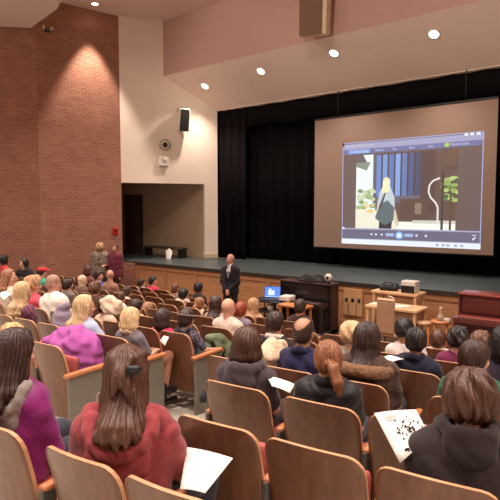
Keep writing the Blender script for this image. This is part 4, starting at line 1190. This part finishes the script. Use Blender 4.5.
R_(11, 140, 279, 'small child in a pale blue top in the front row by the wall', 'front row child in pale blue', hair='short', hc=DBRN, top=(170, 190, 204), adult=False, hy=-0.3)
R_(11, 152, 277, 'small child with dark hair in a hot pink top in the front row', 'front row child in hot pink', hair='short', hc=BLK, top=(234, 56, 92), adult=False, hy=-1.0, vol=1.5)
R_(8, 122, 287, 'person in a white shirt bending forward in the left rows', 'person bending in the white shirt', hair='short', hc=(70, 46, 38), top=(240, 222, 200), lean=0.5, adult=False)
R_(7, 66, 279, 'dark haired person in a grey cardigan right of the grey haired man', 'dark haired person in the grey cardigan', hair='short', hc=(60, 40, 34), top=(128, 116, 110), adult=False)
R_(10, 86, 266, 'child with dark red brown hair before the brick wall', 'child with dark red brown hair', hair='bob', hc=(84, 46, 38), top=(110, 62, 54), adult=False)
R_(7, 118, 292, 'person in a white blouse left of the dark haired child in peach', 'person in the white blouse', hair='bun', hc=(96, 62, 46), top=(238, 214, 192), adult=False)

R_(3, 9, 326, 'child with curly pale blond hair behind the girl in magenta', 'curly blond child', hair='mop', hc=(222, 186, 128), top=(150, 110, 90), adult=False, vol=1.2, near=1)
R_(7, 93, 283, 'brown haired person in a dark brown top before the royal blue child', 'brown haired person in dark brown', hair='mop', hc=(104, 68, 50), top=(96, 66, 56), adult=False)
R_(6, 113, 300, 'person with light brown hair and a peach top beside the cream coat', 'person in peach by the cream coat', hair='short', hc=(150, 108, 80), top=(226, 176, 150), adult=False, vol=1.3)
R_(7, 146, 303, 'child with sandy hair sitting behind the bright pink top', 'sandy haired child', hair='short', hc=(160, 116, 86), top=(190, 150, 130), adult=False)
GREY_TR = (58, 56, 66)
def build_person(k, root, J, pose, idx):
    near = k.get('near', 0); far = k['row'] >= 6
    hb = 0.009 if near else (0.012 if not far else 0.015)
    hc_ = 0.010 if near else (0.014 if not far else 0.018)
    hh = 0.0048 if near else (0.008 if not far else 0.010)
    if pose == 'stand': hb = 0.008; hc_ = 0.011; hh = 0.007
    sk = skin_mats(k.get('skin', SKIN))
    link('body', body_mesh(J, sk, hb, pose), root)
    cm = cloth_mat(k['top'], k.get('kind', 'plain'), k.get('top2'))
    link('jacket', jacket_mesh(J, cm, hc_, k.get('fat', 1.0), seed=idx, fold=0.0062 if near else 0.0045, puff=k.get('puff', 0), short=k.get('short', False), long=k.get('long', 0)), root)
    link('trousers', trousers_mesh(J, cloth_mat(k.get('trous', GREY_TR)), hc_*1.3), root)
    for n in 'LR': link('shoe', shoe_mesh(J, n, 0.014), root)
    if k.get('hair'):
        ho = link('hair', hair_mesh(J, k['hair'], hair_mat(k['hc']), hh, idx, k.get('L', 0.3), k.get('vol', 1.0), k.get('ho', 0.0)), root)
    if k.get('hood'): link('hood', hood_mesh(J, cloth_mat(k['hood']), hc_*0.7, k.get('hoodr', 1.0), k.get('fur', 0), k.get('bag', not k.get('fur')), idx, k.get('U', False), k.get('hz', 0.0)), root)
    if k.get('collar'): link('collar', hood_mesh(J, cloth_mat(k['collar']), hc_*0.7, 0.86, 0, False, idx), root)
    c, R, s = J['head'], J['Rh'], J['hs']
    P = lambda x, y, z: c + R @ (np.array([x, y, z])*s)
    if k.get('headband'):
        pts = [P(0.096*math.cos(t*PI/8), 0.118*math.sin(t*PI/8)-0.015, 0.05-0.015*math.sin(t*PI/8)) for t in range(17)]
        MB().tube(pts, 0.012, n=6).build('headband', cloth_mat(k['headband']), root)
    if k.get('cap'):
        S = Sdf(); S.ell(P(0, -0.012, 0.045), np.array([0.092, 0.112, 0.09])*s, R); S.ell(P(0, 0.11, 0.065), np.array([0.07, 0.07, 0.012])*s, R, 0.01)
        S.post.append(lambda F, X, Y, Z: np.maximum(F, -((R[0,2]*(X-c[0])+R[1,2]*(Y-c[1])+R[2,2]*(Z-c[2]))-0.04)))
        link('cap', S.mesh('cap', 0.01, cloth_mat(k['cap'])), root)
    if k.get('beard'):
        S = Sdf(); S.ell(P(0, 0.03, -0.075), np.array([0.062, 0.072, 0.05])*s, R)
        S.post.append(lambda F, X, Y, Z: np.maximum(F, (R[0,2]*(X-c[0])+R[1,2]*(Y-c[1])+R[2,2]*(Z-c[2]))+0.065))
        link('beard', S.mesh('beard', 0.009, hair_mat(k['beard'])), root)
    if k.get('clip'):
        S = Sdf(); S.ell(P(0.058, -0.148, 0.035), np.array([0.034, 0.018, 0.016])*s, R)
        for q in (-2, -1, 0, 1, 2): S.cap(P(0.058+q*0.012, -0.156, 0.045), P(0.058+q*0.013, -0.160, 0.005), 0.005, 0.003, 0.004)
        link('hair_clip', S.mesh('hair_clip', 0.004, M_blk), root)['label'] = 'black hair clip'
    if k.get('emblem'):
        m = MB(); q = J['chest'] + J['up']*0.07 - J['fw']*0.125
        A = lambda x, z: q + J['rt']*x + J['up']*z
        base = [A(-0.03, 0.02), A(0.005, 0.026), A(0.03, 0.01), A(0.012, -0.004), A(0.02, -0.022), A(-0.012, -0.012), A(-0.028, -0.02), A(-0.016, 0.004)]
        b2 = [p + J['fw']*0.02 for p in base]; n = 8
        m.add(base + b2, [tuple(range(n)), tuple(range(n, 2*n))[::-1]] + [(i, n+i, n+(i+1) % n, (i+1) % n) for i in range(n)])
        m.build('emblem', M_wplast, root)
# ------------------------------------------------------------------ rows of seats
PITCH = 0.54
def back_n(k): return 1.44 + 0.73*(k-1)
def row_z(k): return floor_z(back_n(k))
def at_row(n, phi): R = RCAM-n; return V((RCX + R*math.sin(phi), RCY - R*math.cos(phi), 0))
def phi_of(x, y): return math.atan2(x-RCX, RCY-y)
def phi_at_px(k, u, v=None):
    # where the picture column crosses the top edge of this row of seat backs
    n = back_n(k); lo = None
    z = row_z(k) + 0.86
    d = ray(u, 300)
    p = hit_n(u, 300, n); return phi_of(p.x, p.y)

# ---- the seat, built once at the origin facing +Y
M_ply = None
def wood(name, rgb, rough, var=0.22):
    m = mat(name, rgb, rough, var=var, scale=(22, 22, 2.2), detail=5, coat=0.25, spec=0.5)
    return m
M_back = wood('varnished plywood', (112, 70, 46), 0.32)
M_edge = wood('pale plywood edge', (204, 152, 112), 0.4, 0.1)
M_pan = mat('rose seat pad', (176, 84, 78), 0.7, bump=0.2)
M_frame = mat('grey painted steel', (84, 80, 74), 0.5, metal=0.2)
M_arm = wood('armrest wood', (188, 118, 74), 0.35, 0.12)
def seat_back_mesh(w=0.505, z0=0.20, z1=0.865, th=0.020):
    NXs, NZs = 16, 18; rc = 0.085; vs = []; fs = []; mi = []
    def pt(u, t, side):
        z = z0 + (z1-z0)*t
        hw = w/2
        if z > z1-rc: q = (z-(z1-rc))/rc; hw -= rc*(1-math.sqrt(max(0, 1-q*q)))*0.9
        if z < z0+rc*0.6: q = ((z0+rc*0.6)-z)/(rc*0.6); hw -= 0.6*rc*(1-math.sqrt(max(0, 1-q*q)))
        x = u*hw
        y = 0.085*(1-t) - 0.035*t*t - 0.01 + 0.030*(x/(w/2))**2 + 0.012*math.sin(t*PI)
        zz = z + 0.008*(1-(x/(w/2))**2)*(1 if t > .9 else 0)
        return (x, y - (th if side else 0), zz)
    for side in (0, 1):
        for j in range(NZs+1):
            tt = j/NZs; tt = 0.5-0.5*math.cos(PI*tt)
            for i in range(NXs+1): vs.append(pt(-1+2*i/NXs, tt, side))
    o = (NXs+1)*(NZs+1); W = NXs+1
    for j in range(NZs):
        for i in range(NXs):
            a = j*W+i
            fs.append((a+1, a, a+W, a+W+1)); mi.append(0)
            fs.append((o+a, o+a+1, o+a+W+1, o+a+W)); mi.append(0)
    for j in range(NZs):
        a = j*W; fs.append((a, o+a, o+a+W, a+W)); mi.append(1)
        a = j*W+NXs; fs.append((o+a, a, a+W, o+a+W)); mi.append(1)
    for i in range(NXs):
        a = i; fs.append((a, a+1, o+a+1, o+a)); mi.append(1)
        a = NZs*W+i; fs.append((a+1, a, o+a, o+a+1)); mi.append(1)
    m = MB(); m.v = vs; m.f = fs; m.m = mi; m.sm = [True if q == 0 else False for q in mi]
    return m.mesh('back', [M_back, M_edge])
ME_BACK = seat_back_mesh()
def pan(folded):
    m = MB(); vs = []; fs = []; n, q = 8, 8
    S = Sdf()
    S.box((0, 0, 0), (0.225, 0.21, 0.028), rd=0.025)
    F = lambda F_, X, Y, Z: F_
    me = S.mesh('seat_pan', 0.0185, [M_pan, M_back], lambda p: (p[:,2] < -0.008).astype(int))
    T = Matrix.Translation((0, 0.27, 0.415)) @ Matrix.Rotation(math.radians(6), 4, 'X') if not folded else Matrix.Translation((0, 0.135, 0.52)) @ Matrix.Rotation(math.radians(84), 4, 'X')
    me.transform(T); return me
ME_DOWN = pan(False); ME_UP = pan(True)
def frame_mesh():
    m = MB()
    m.box((-0.016, 0.02, 0.03), (0.016, 0.10, 0.60), bev=0.006)
    m.box((-0.016, 0.08, 0.36), (0.016, 0.22, 0.44), bev=0.006)
    m.box((-0.030, -0.04, 0.0), (0.030, 0.26, 0.035), bev=0.008)
    m.box((-0.014, 0.06, 0.54), (0.014, 0.26, 0.59), bev=0.006)
    m.cyl((-0.03, 0.05, 0.42), (0.03, 0.05, 0.42), 0.022, n=10); m.cyl((-0.028, 0.05, 0.30), (0.028, 0.05, 0.30), 0.014, n=10)
    return m.mesh('side_frame', M_frame)
ME_FRAME = frame_mesh()
def arm_mesh():
    S = Sdf(); S.box((0, 0.19, 0.605), (0.026, 0.165, 0.016), rd=0.014)
    return S.mesh('armrest', 0.011, M_arm)
ME_ARM = arm_mesh()
def panel_mesh():
    return MB().box((-0.018, -0.02, -0.07), (0.018, 0.42, 0.60), bev=0.008).mesh('end_panel', mat('end panel paint', (118, 110, 98), 0.5))
ME_PANEL = panel_mesh()
def arm_end_mesh():
    S = Sdf(); S.box((0, 0.20, 0.622), (0.034, 0.25, 0.02), rd=0.017)
    return S.mesh('armrest', 0.011, M_arm)
ME_ARME = arm_end_mesh()

ORD = ['first', 'second', 'third', 'fourth', 'fifth', 'sixth', 'seventh', 'eighth', 'ninth', 'tenth', 'eleventh', 'twelfth']
NUMW = ['', 'one place', 'two places', 'three places', 'four places', 'five places', 'six places', 'seven places', 'eight places', 'nine places', 'ten places', 'eleven places', 'twelve places', 'thirteen places', 'fourteen places', 'fifteen places', 'sixteen places', 'seventeen places', 'eighteen places', 'nineteen places', 'twenty places', 'twenty one places', 'twenty two places']

for p in PEOPLE:
    n = back_n(p['row']); q = hit_n(p['u'], p['v'], n + 0.20 + (0.10 if p.get('lean', 0) > .3 else 0))
    p['pt'] = q; p['phi'] = phi_of(q.x, q.y); p['h'] = q.z - row_z(p['row'])
    p['seatphi'] = phi_at_px(p['row'], p['seatpx']) if 'seatpx' in p else p['phi']
# explicit empty seats near the camera, from where their backs stand
EMPTY = {1: [(161, None)], 2: [(126, None), (217, None), (315, None)], 3: [(415, None), (47, None)], 4: [], 5: []}
SECT = []       # (row, left phi limit, right phi limit, end panel on right)
def x_phi(k, X):
    n = back_n(k); R = RCAM-n; return math.asin((X-RCX)/R)
ROWS = {}
def pxedge(k, u): return phi_at_px(k, u)
for k in range(1, 12):
    secs = []
    lw = -14.6 if k > 8 else -15.2
    xr = -0.25*(back_n(k)+0.5) + 0.9
    if k == 1: secs.append((x_phi(k, -3.35), x_phi(k, -1.05), False))
    elif k == 2: secs.append((x_phi(k, -2.72), x_phi(k, 0.1), False))
    elif k == 3:
        secs.append((x_phi(k, -9.0), pxedge(3, 71), True)); secs.append((pxedge(3, 200), x_phi(k, 0.3), False))
    elif k == 4:
        secs.append((x_phi(k, -10.5), pxedge(4, 141), True)); secs.append((x_phi(k, -3.25), x_phi(k, 0.2), False))
    elif k == 5:
        secs.append((x_phi(k, -11.5), pxedge(5, 203), True)); secs.append((x_phi(k, -3.42), x_phi(k, 0.0), False))
    elif k <= 7: secs.append((x_phi(k, max(lw, -14.0)), x_phi(k, xr), False))
    else: secs.append((x_phi(k, max(lw, -14.0)), pxedge(k, {8: 322, 9: 214, 10: 212, 11: 205}[k]), False))
    ROWS[k] = secs

def fill(k, lo, hi, from_right):
    R = RCAM - back_n(k); P = PITCH/R
    anchors = sorted([(p['seatphi'], p) for p in PEOPLE if p['row'] == k and lo-0.003 <= p['seatphi'] <= hi+0.003] +
                     [(phi_at_px(k, u), None) for u, _ in EMPTY.get(k, []) if lo <= phi_at_px(k, u) <= hi], key=lambda t: t[0])
    a = [x for x, _ in anchors]
    mn = 0.47/R
    for _ in range(60):
        for i in range(len(a)-1):
            g = a[i+1]-a[i]
            if g < mn: d = (mn-g)/2; a[i] -= d*0.9; a[i+1] += d*0.9
        if a:
            if a[-1] > hi-0.25/R: a[-1] = hi-0.25/R
            if a[0] < lo+0.25/R: a[0] = lo+0.25/R
    out = [(x, anchors[i][1]) for i, x in enumerate(a)]
    res = list(out)
    for i in range(len(a)-1):
        g = a[i+1]-a[i]; n = max(1, int(round(g/P)))
        for j in range(1, n): res.append((a[i]+g*j/n, None))
    if not a:
        x = hi-0.27/R; 
        while x > lo+0.2/R: res.append((x, None)); x -= P
    else:
        x = a[0]-P
        while x > lo+0.2/R: res.append((x, None)); x -= P
        x = a[-1]+P
        while x < hi-0.2/R: res.append((x, None)); x += P
    return sorted(res, key=lambda t: t[0])

first_copy = {}
N_SEAT = 0
for k in range(1, 12):
    R = RCAM - back_n(k)
    for (lo, hi, endp) in ROWS[k]:
        seats = fill(k, lo, hi, True)
        nS = len(seats)
        vis = []
        for i, (ph, pr) in enumerate(seats):
            pos = at_row(back_n(k), ph); pos.z = row_z(k)
            px = proj((pos.x, pos.y, pos.z+0.86)); pl_ = proj((pos.x, pos.y, pos.z+0.5))
            ok = px[2] > 0.9 and -25 < px[0] < 540 and px[1] < 512
            vis.append(ok)
        for i, (ph, pr) in enumerate(seats):
            if not vis[i]: continue
            gl = (ph - seats[i-1][0])*R if i > 0 else PITCH
            gr = (seats[i+1][0] - ph)*R if i < nS-1 else PITCH
            wsc = min(1.12, min(gl, gr, 0.62)/PITCH)
            pos = at_row(back_n(k), ph); pos.z = row_z(k)
            if pr is not None:
                lab = 'wooden seat holding the ' + pr['short']
            else:
                near = [(abs(i-j), j) for j in range(nS) if seats[j][1] is not None]
                if near:
                    dist, j = min(near); lab = 'empty wood seat %s %s of the %s' % (NUMW[dist], 'left' if j > i else 'right', seats[j][1]['short'])
                else:
                    lab = 'empty wood seat in the %s row from the camera, %s from its right end' % (ORD[k-1], ORD[min(11, nS-1-i)])
            o = empty('auditorium_seat', pos, ph, lab, 'auditorium seat', 'varnished wood auditorium seats')
            b = link('back', ME_BACK, o); b.scale = (wsc, 1, 1)
            s_ = link('seat_pan', ME_DOWN if pr is not None else ME_UP, o); s_.scale = (min(1, wsc), 1, 1)
            f = link('side_frame', ME_FRAME, o, (-gl/2, 0, 0)); link('armrest', ME_ARM, o, (-gl/2, 0, 0))
            if i == nS-1 or not vis[i+1]:
                if endp and i == nS-1:
                    link('end_panel', ME_PANEL, o, (min(gr, PITCH)/2+0.01, 0, 0)); link('armrest', ME_ARME, o, (min(gr, PITCH)/2+0.01, 0, 0))
                else:
                    link('side_frame', ME_FRAME, o, (gr/2, 0, 0)); link('armrest', ME_ARM, o, (gr/2, 0, 0))
            N_SEAT += 1
            if pr is not None: pr['seatpos'] = pos; pr['seatang'] = ph
print('SEATS', N_SEAT)

# ---- seat the people
for idx, p in enumerate(PEOPLE):
    q = p['pt']; k = p['row']
    J = joints(p['h'], lean=p.get('lean', 0.04), side=p.get('side', 0.0), twist=p.get('tw', 0), drop=p.get('drop', 0.0), leg=p.get('leg', 1.0), hy=p.get('hy', 0), hp=p.get('hp', 0.1), hr=p.get('hr', 0), adult=p.get('adult', True), arms=p.get('arms', 'lap'), feet=0.02)
    base = at_row(back_n(k)+0.22, p['phi']); base.z = row_z(k)
    # put the head where the photo has it: shift for the head's own offset
    cr = Matrix.Rotation(p['phi'], 3, 'Z')
    hx = cr @ V((J['head'][0], 0, 0))
    base = base - hx
    p['J'] = J
    root = empty('person', base, p['phi'], p['label'] + ('' if len(p['label'].split()) > 3 else ' seated'), 'person')
    build_person(p, root, J, 'sit', idx)
    p['root'] = root

# ---- the presenter and the pair by the brick wall
def stand(u, vtop, dep, h, ang, label, k, J_kw):
    q = hit_d(u, vtop, dep)
    k['row'] = 1
    J = joints(q.z, pose='stand', **J_kw)
    root = empty('person', (q.x, q.y, 0), ang, label, 'person')
    build_person(k, root, J, 'stand', int(u))
    return root, J
ang = PSI + PI - 0.1
root, J = stand(230.5, 251, 12.2, 1.7, PSI + PI - 0.4, 'bald presenter standing in a dark suit and grey tie, hands clasped', dict(top=(36, 28, 34), hair=None, skin=(206, 142, 118), trous=(36, 29, 34), long=0.10, fat=1.02), dict(lean=0.0, arms='clasp', hp=0.0, hy=-0.2, adult=True))
nb, fw_, up_, rt_ = J['neck'], J['fw'], J['up'], J['rt']
S = Sdf(); S.chain([nb-up_*0.03+fw_*0.062, J['chest']+fw_*0.118, J['waist']+fw_*0.108+up_*0.06], [0.040, 0.044, 0.014], 0.03)
S.chain([nb+up_*0.012-rt_*0.04+fw_*0.03, nb+up_*0.006+fw_*0.058, nb+up_*0.012+rt_*0.04+fw_*0.03], [0.020]*3, 0.01)
link('shirt', S.mesh('shirt', 0.009, cloth_mat((232, 220, 212))), root)
S = Sdf(); S.chain([nb-up_*0.012+fw_*0.088, nb-up_*0.06+fw_*0.105, J['chest']+fw_*0.150, J['waist']+fw_*0.128+up_*0.02], [0.018, 0.022, 0.028, 0.022], 0.02)
link('tie', S.mesh('tie', 0.008, cloth_mat((176, 168, 174), 'stripe', (150, 142, 152))), root)
stand(100, 241.5, 15.9, 1.75, PSI + 0.25, 'standing woman with fair hair in a mottled grey jacket', dict(top=(156, 138, 120), kind='camo', top2=(104, 90, 80), hair='mop', hc=(190, 146, 108), hood=(160, 140, 118), vol=1.7, trous=(96, 84, 70), fat=1.42, long=0.12), dict(lean=0.04, arms='hold', hp=0.1, hy=-0.3, adult=True))
stand(115, 241.5, 15.7, 1.75, PSI + PI - 0.5, 'standing woman in a maroon jacket facing the woman in mottled grey', dict(top=(112, 46, 58), hair='pony', hc=(110, 56, 40), trous=(70, 36, 42), fat=1.35, long=0.12, skin=SKIN), dict(lean=0.0, arms=('down', 'hold'), hp=0.0, hy=0.3, adult=True))
# ------------------------------------------------------------------ sheets and coats among the seats
def sheet(name, corners, label, marks=None, cat='paper'):
    c = [V(p) for p in corners]; n = (c[1]-c[0]).cross(c[3]-c[0]).normalized()
    if n.z < 0: n = -n
    m = MB(); N = 6; vs = []
    for s in (0, 1):
        for j in range(N+1):
            for i in range(N+1):
                a, b = i/N, j/N
                p = (c[0]*(1-a)+c[1]*a)*(1-b) + (c[3]*(1-a)+c[2]*a)*b
                vs.append(p + n*(0.006*math.sin(PI*a) - 0.0025*s))
    W = N+1; o = W*W; fs = []
    for j in range(N):
        for i in range(N):
            q = j*W+i; fs.append((q, q+1, q+W+1, q+W)); fs.append((o+q+1, o+q, o+q+W, o+q+W+1))
    for i in range(N):
        fs.append((i+1, i, o+i, o+i+1)); q = N*W+i; fs.append((q, q+1, o+q+1, o+q))
        q = i*W; fs.append((q, q+W, o+q+W, o+q)); q = i*W+N; fs.append((q+W, q, o+q, o+q+W))
    m.add(vs, fs, 0, True)
    ob = tag(m.build(name, M_paper), label, cat)
    if marks:
        k = MB()
        for (a, b, w_, h_, r) in marks:
            ca, sa = math.cos(r), math.sin(r); q = []
            for x, y in ((-w_, -h_), (w_, -h_), (w_, h_), (-w_, h_)):
                aa = a + x*ca - y*sa; bb = b + x*sa + y*ca
                p = (c[0]*(1-aa)+c[1]*aa)*(1-bb) + (c[3]*(1-aa)+c[2]*aa)*bb
                q.append(p + n*(0.006*math.sin(PI*aa)+0.005))
            k.add(q, [(0, 1, 2, 3)], 0)
        tag(k.build('printed_marks', mat('printing ink', (22, 20, 24), 0.95, spec=0.0), ob), kind='stuff')
    return ob
# dotted sheet held up by the child at the right
dep = 2.36
def d_at(u, v, d): return hit_d(u, v, d)
rng = random.Random(11); marks = []
for _ in range(46):
    t = rng.uniform(0, 2*PI); r = rng.uniform(.03, .36)
    marks.append((0.60 + r*math.cos(t)*0.95, 0.52 + r*math.sin(t)*0.95, rng.uniform(.012, .030), rng.uniform(.010, .020), rng.uniform(0, 3)))
for q in range(4): marks.append((0.30, 0.12+0.04*q, 0.18-0.03*q, 0.005, 0))
marks += [(0.88, 0.10, .03, .012, 0), (0.90, 0.14, .02, .01, .5), (0.30, 0.90, .05, .022, .2), (0.35, 0.93, .02, .03, .1), (0.62, 0.52, .03, .012, .8), (0.62, 0.52, .03, .012, 2.2)]
sheet('paper_sheet', [d_at(374, 413, 2.50), d_at(416, 409.5, 2.46), d_at(431, 438, 2.26), d_at(400, 463, 2.24)], 'white sheet printed with scattered black marks held at the right', marks)
sheet('paper_sheet', [d_at(187, 447, 2.42), d_at(233, 458, 2.32), d_at(205, 493, 2.08), d_at(180, 489, 2.12)], 'blank white sheet held out to the right of the coral red coat')
sheet('paper_sheet', [d_at(266, 375, 3.62), d_at(295, 384, 3.56), d_at(290, 393, 3.46), d_at(272, 386, 3.5)], 'white sheet between the charcoal hooded jacket and the black quilted jacket')
sheet('paper_sheet', [d_at(381, 358, 4.5), d_at(391, 355, 4.55), d_at(404, 359, 4.45), d_at(392, 362, 4.4)], 'white sheet at the left elbow of the boy in navy')
sheet('paper_sheet', [d_at(160, 341, 5.6), d_at(164, 335.5, 5.65), d_at(169, 337, 5.6), d_at(165, 346, 5.55)], 'small white sheet held in front of the girl in bright pink')
sheet('paper_sheet', [d_at(-2, 294, 6.6), d_at(6, 291, 6.7), d_at(11, 294, 6.6), d_at(4, 300, 6.4)], 'white sheet held at the left edge behind the blond girl')
# coats laid over seats
def coat(name, pts, rads, label, rgb, h=0.012, kind='plain', rgb2=None, cat='coat', fold=0.008):
    S = Sdf()
    for ch, rs in zip(pts, rads): S.chain([np.array(p) for p in ch], rs, 0.05)
    S.post.append(lambda F, X, Y, Z: F + fold*np.sin(40*X+17*Z+2*np.sin(21*Y))*np.sin(33*Z-19*Y+1) + 0.4*fold*np.sin(75*Z+40*X))
    return tag(link(name, S.mesh(name, h, cloth_mat(rgb, kind, rgb2))), label, cat)
def A(u, v, d): return tuple(hit_d(u, v, d))
D4 = 5.22
coat('purple_coat', [[A(40, 345, D4+.05), A(58, 338, D4+.05), A(76, 336, D4), A(92, 342, D4), A(100, 350, D4)], [A(56, 346, D4-.04), A(76, 347, D4-.08), A(94, 352, D4-.06)], [A(66, 354, D4-.08), A(82, 360, D4-.1), A(95, 361, D4-.06)], [A(74, 369, D4-.1), A(90, 369, D4-.1)], [A(62, 332, D4+.06), A(80, 330, D4+.05)]],
     [[.035, .06, .085, .08, .055], [.07, .095, .08], [.07, .09, .07], [.06, .06], [.05, .05]], 'orchid purple coat heaped over the seat back of the blond girl', (178, 88, 160), 0.013, fold=0.012)
sb = [p for p in PEOPLE if p['short'] == 'bald man in the white shirt'][0]
d0 = -sb['seatpos'].x*SP + sb['seatpos'].y*CP
coat('green_jacket', [[A(209, 338, d0-.05), A(221, 337, d0-.06), A(232, 341, d0-.08)], [A(208, 346, d0-.05), A(207, 353, d0-.05)], [A(219, 344, d0-.08), A(218, 354, d0-.08)], [A(229, 347, d0-.1), A(229, 355, d0-.1)]],
     [[.05, .05, .05], [.045, .05], [.05, .05], [.05, .05]], 'sage green jacket hung over the seat back of the bald man', (128, 138, 106), 0.014, fold=0.006)
coat('cream_fleece', [[A(264, 352, 4.35), A(272, 347, 4.45), A(281, 346, 4.5)], [A(268, 358, 4.3), A(278, 354, 4.4)]], [[.05, .07, .06], [.06, .06]], 'cream fleece heaped left of the balding man in navy', (224, 196, 164), 0.014, 'fleck', (204, 172, 140), fold=0.01)
coat('cream_coat', [[A(102, 301, 6.1), A(110, 299, 6.1), A(120, 304, 6.0)], [A(104, 306, 6.1), A(118, 309, 6.0)], [A(108, 311, 6.05), A(117, 313, 6.0)]], [[.03, .04, .03], [.045, .04], [.04, .03]], 'cream coat laid over a seat in the left rows', (226, 198, 168), 0.014, fold=0.009)
coat('lavender_jacket', [[A(60, 309, 5.75), A(67, 306, 5.75)], [A(58, 317, 5.72), A(70, 317, 5.72)], [A(57, 325, 5.7), A(72, 327, 5.7)]], [[.045, .045], [.06, .055], [.06, .06]], 'lavender grey jacket hung over the seat right of the grey haired man', (140, 124, 140), 0.014, cat='jacket', fold=0.005)
coat('dark_bag', [[A(203, 398, 5.35), A(211, 398, 5.35)], [A(206, 394, 5.4), A(213, 397, 5.35)]], [[.05, .05], [.04, .04]], 'black bag lying on the aisle floor under the seats', (36, 32, 34), 0.018, cat='bag', fold=0.006)
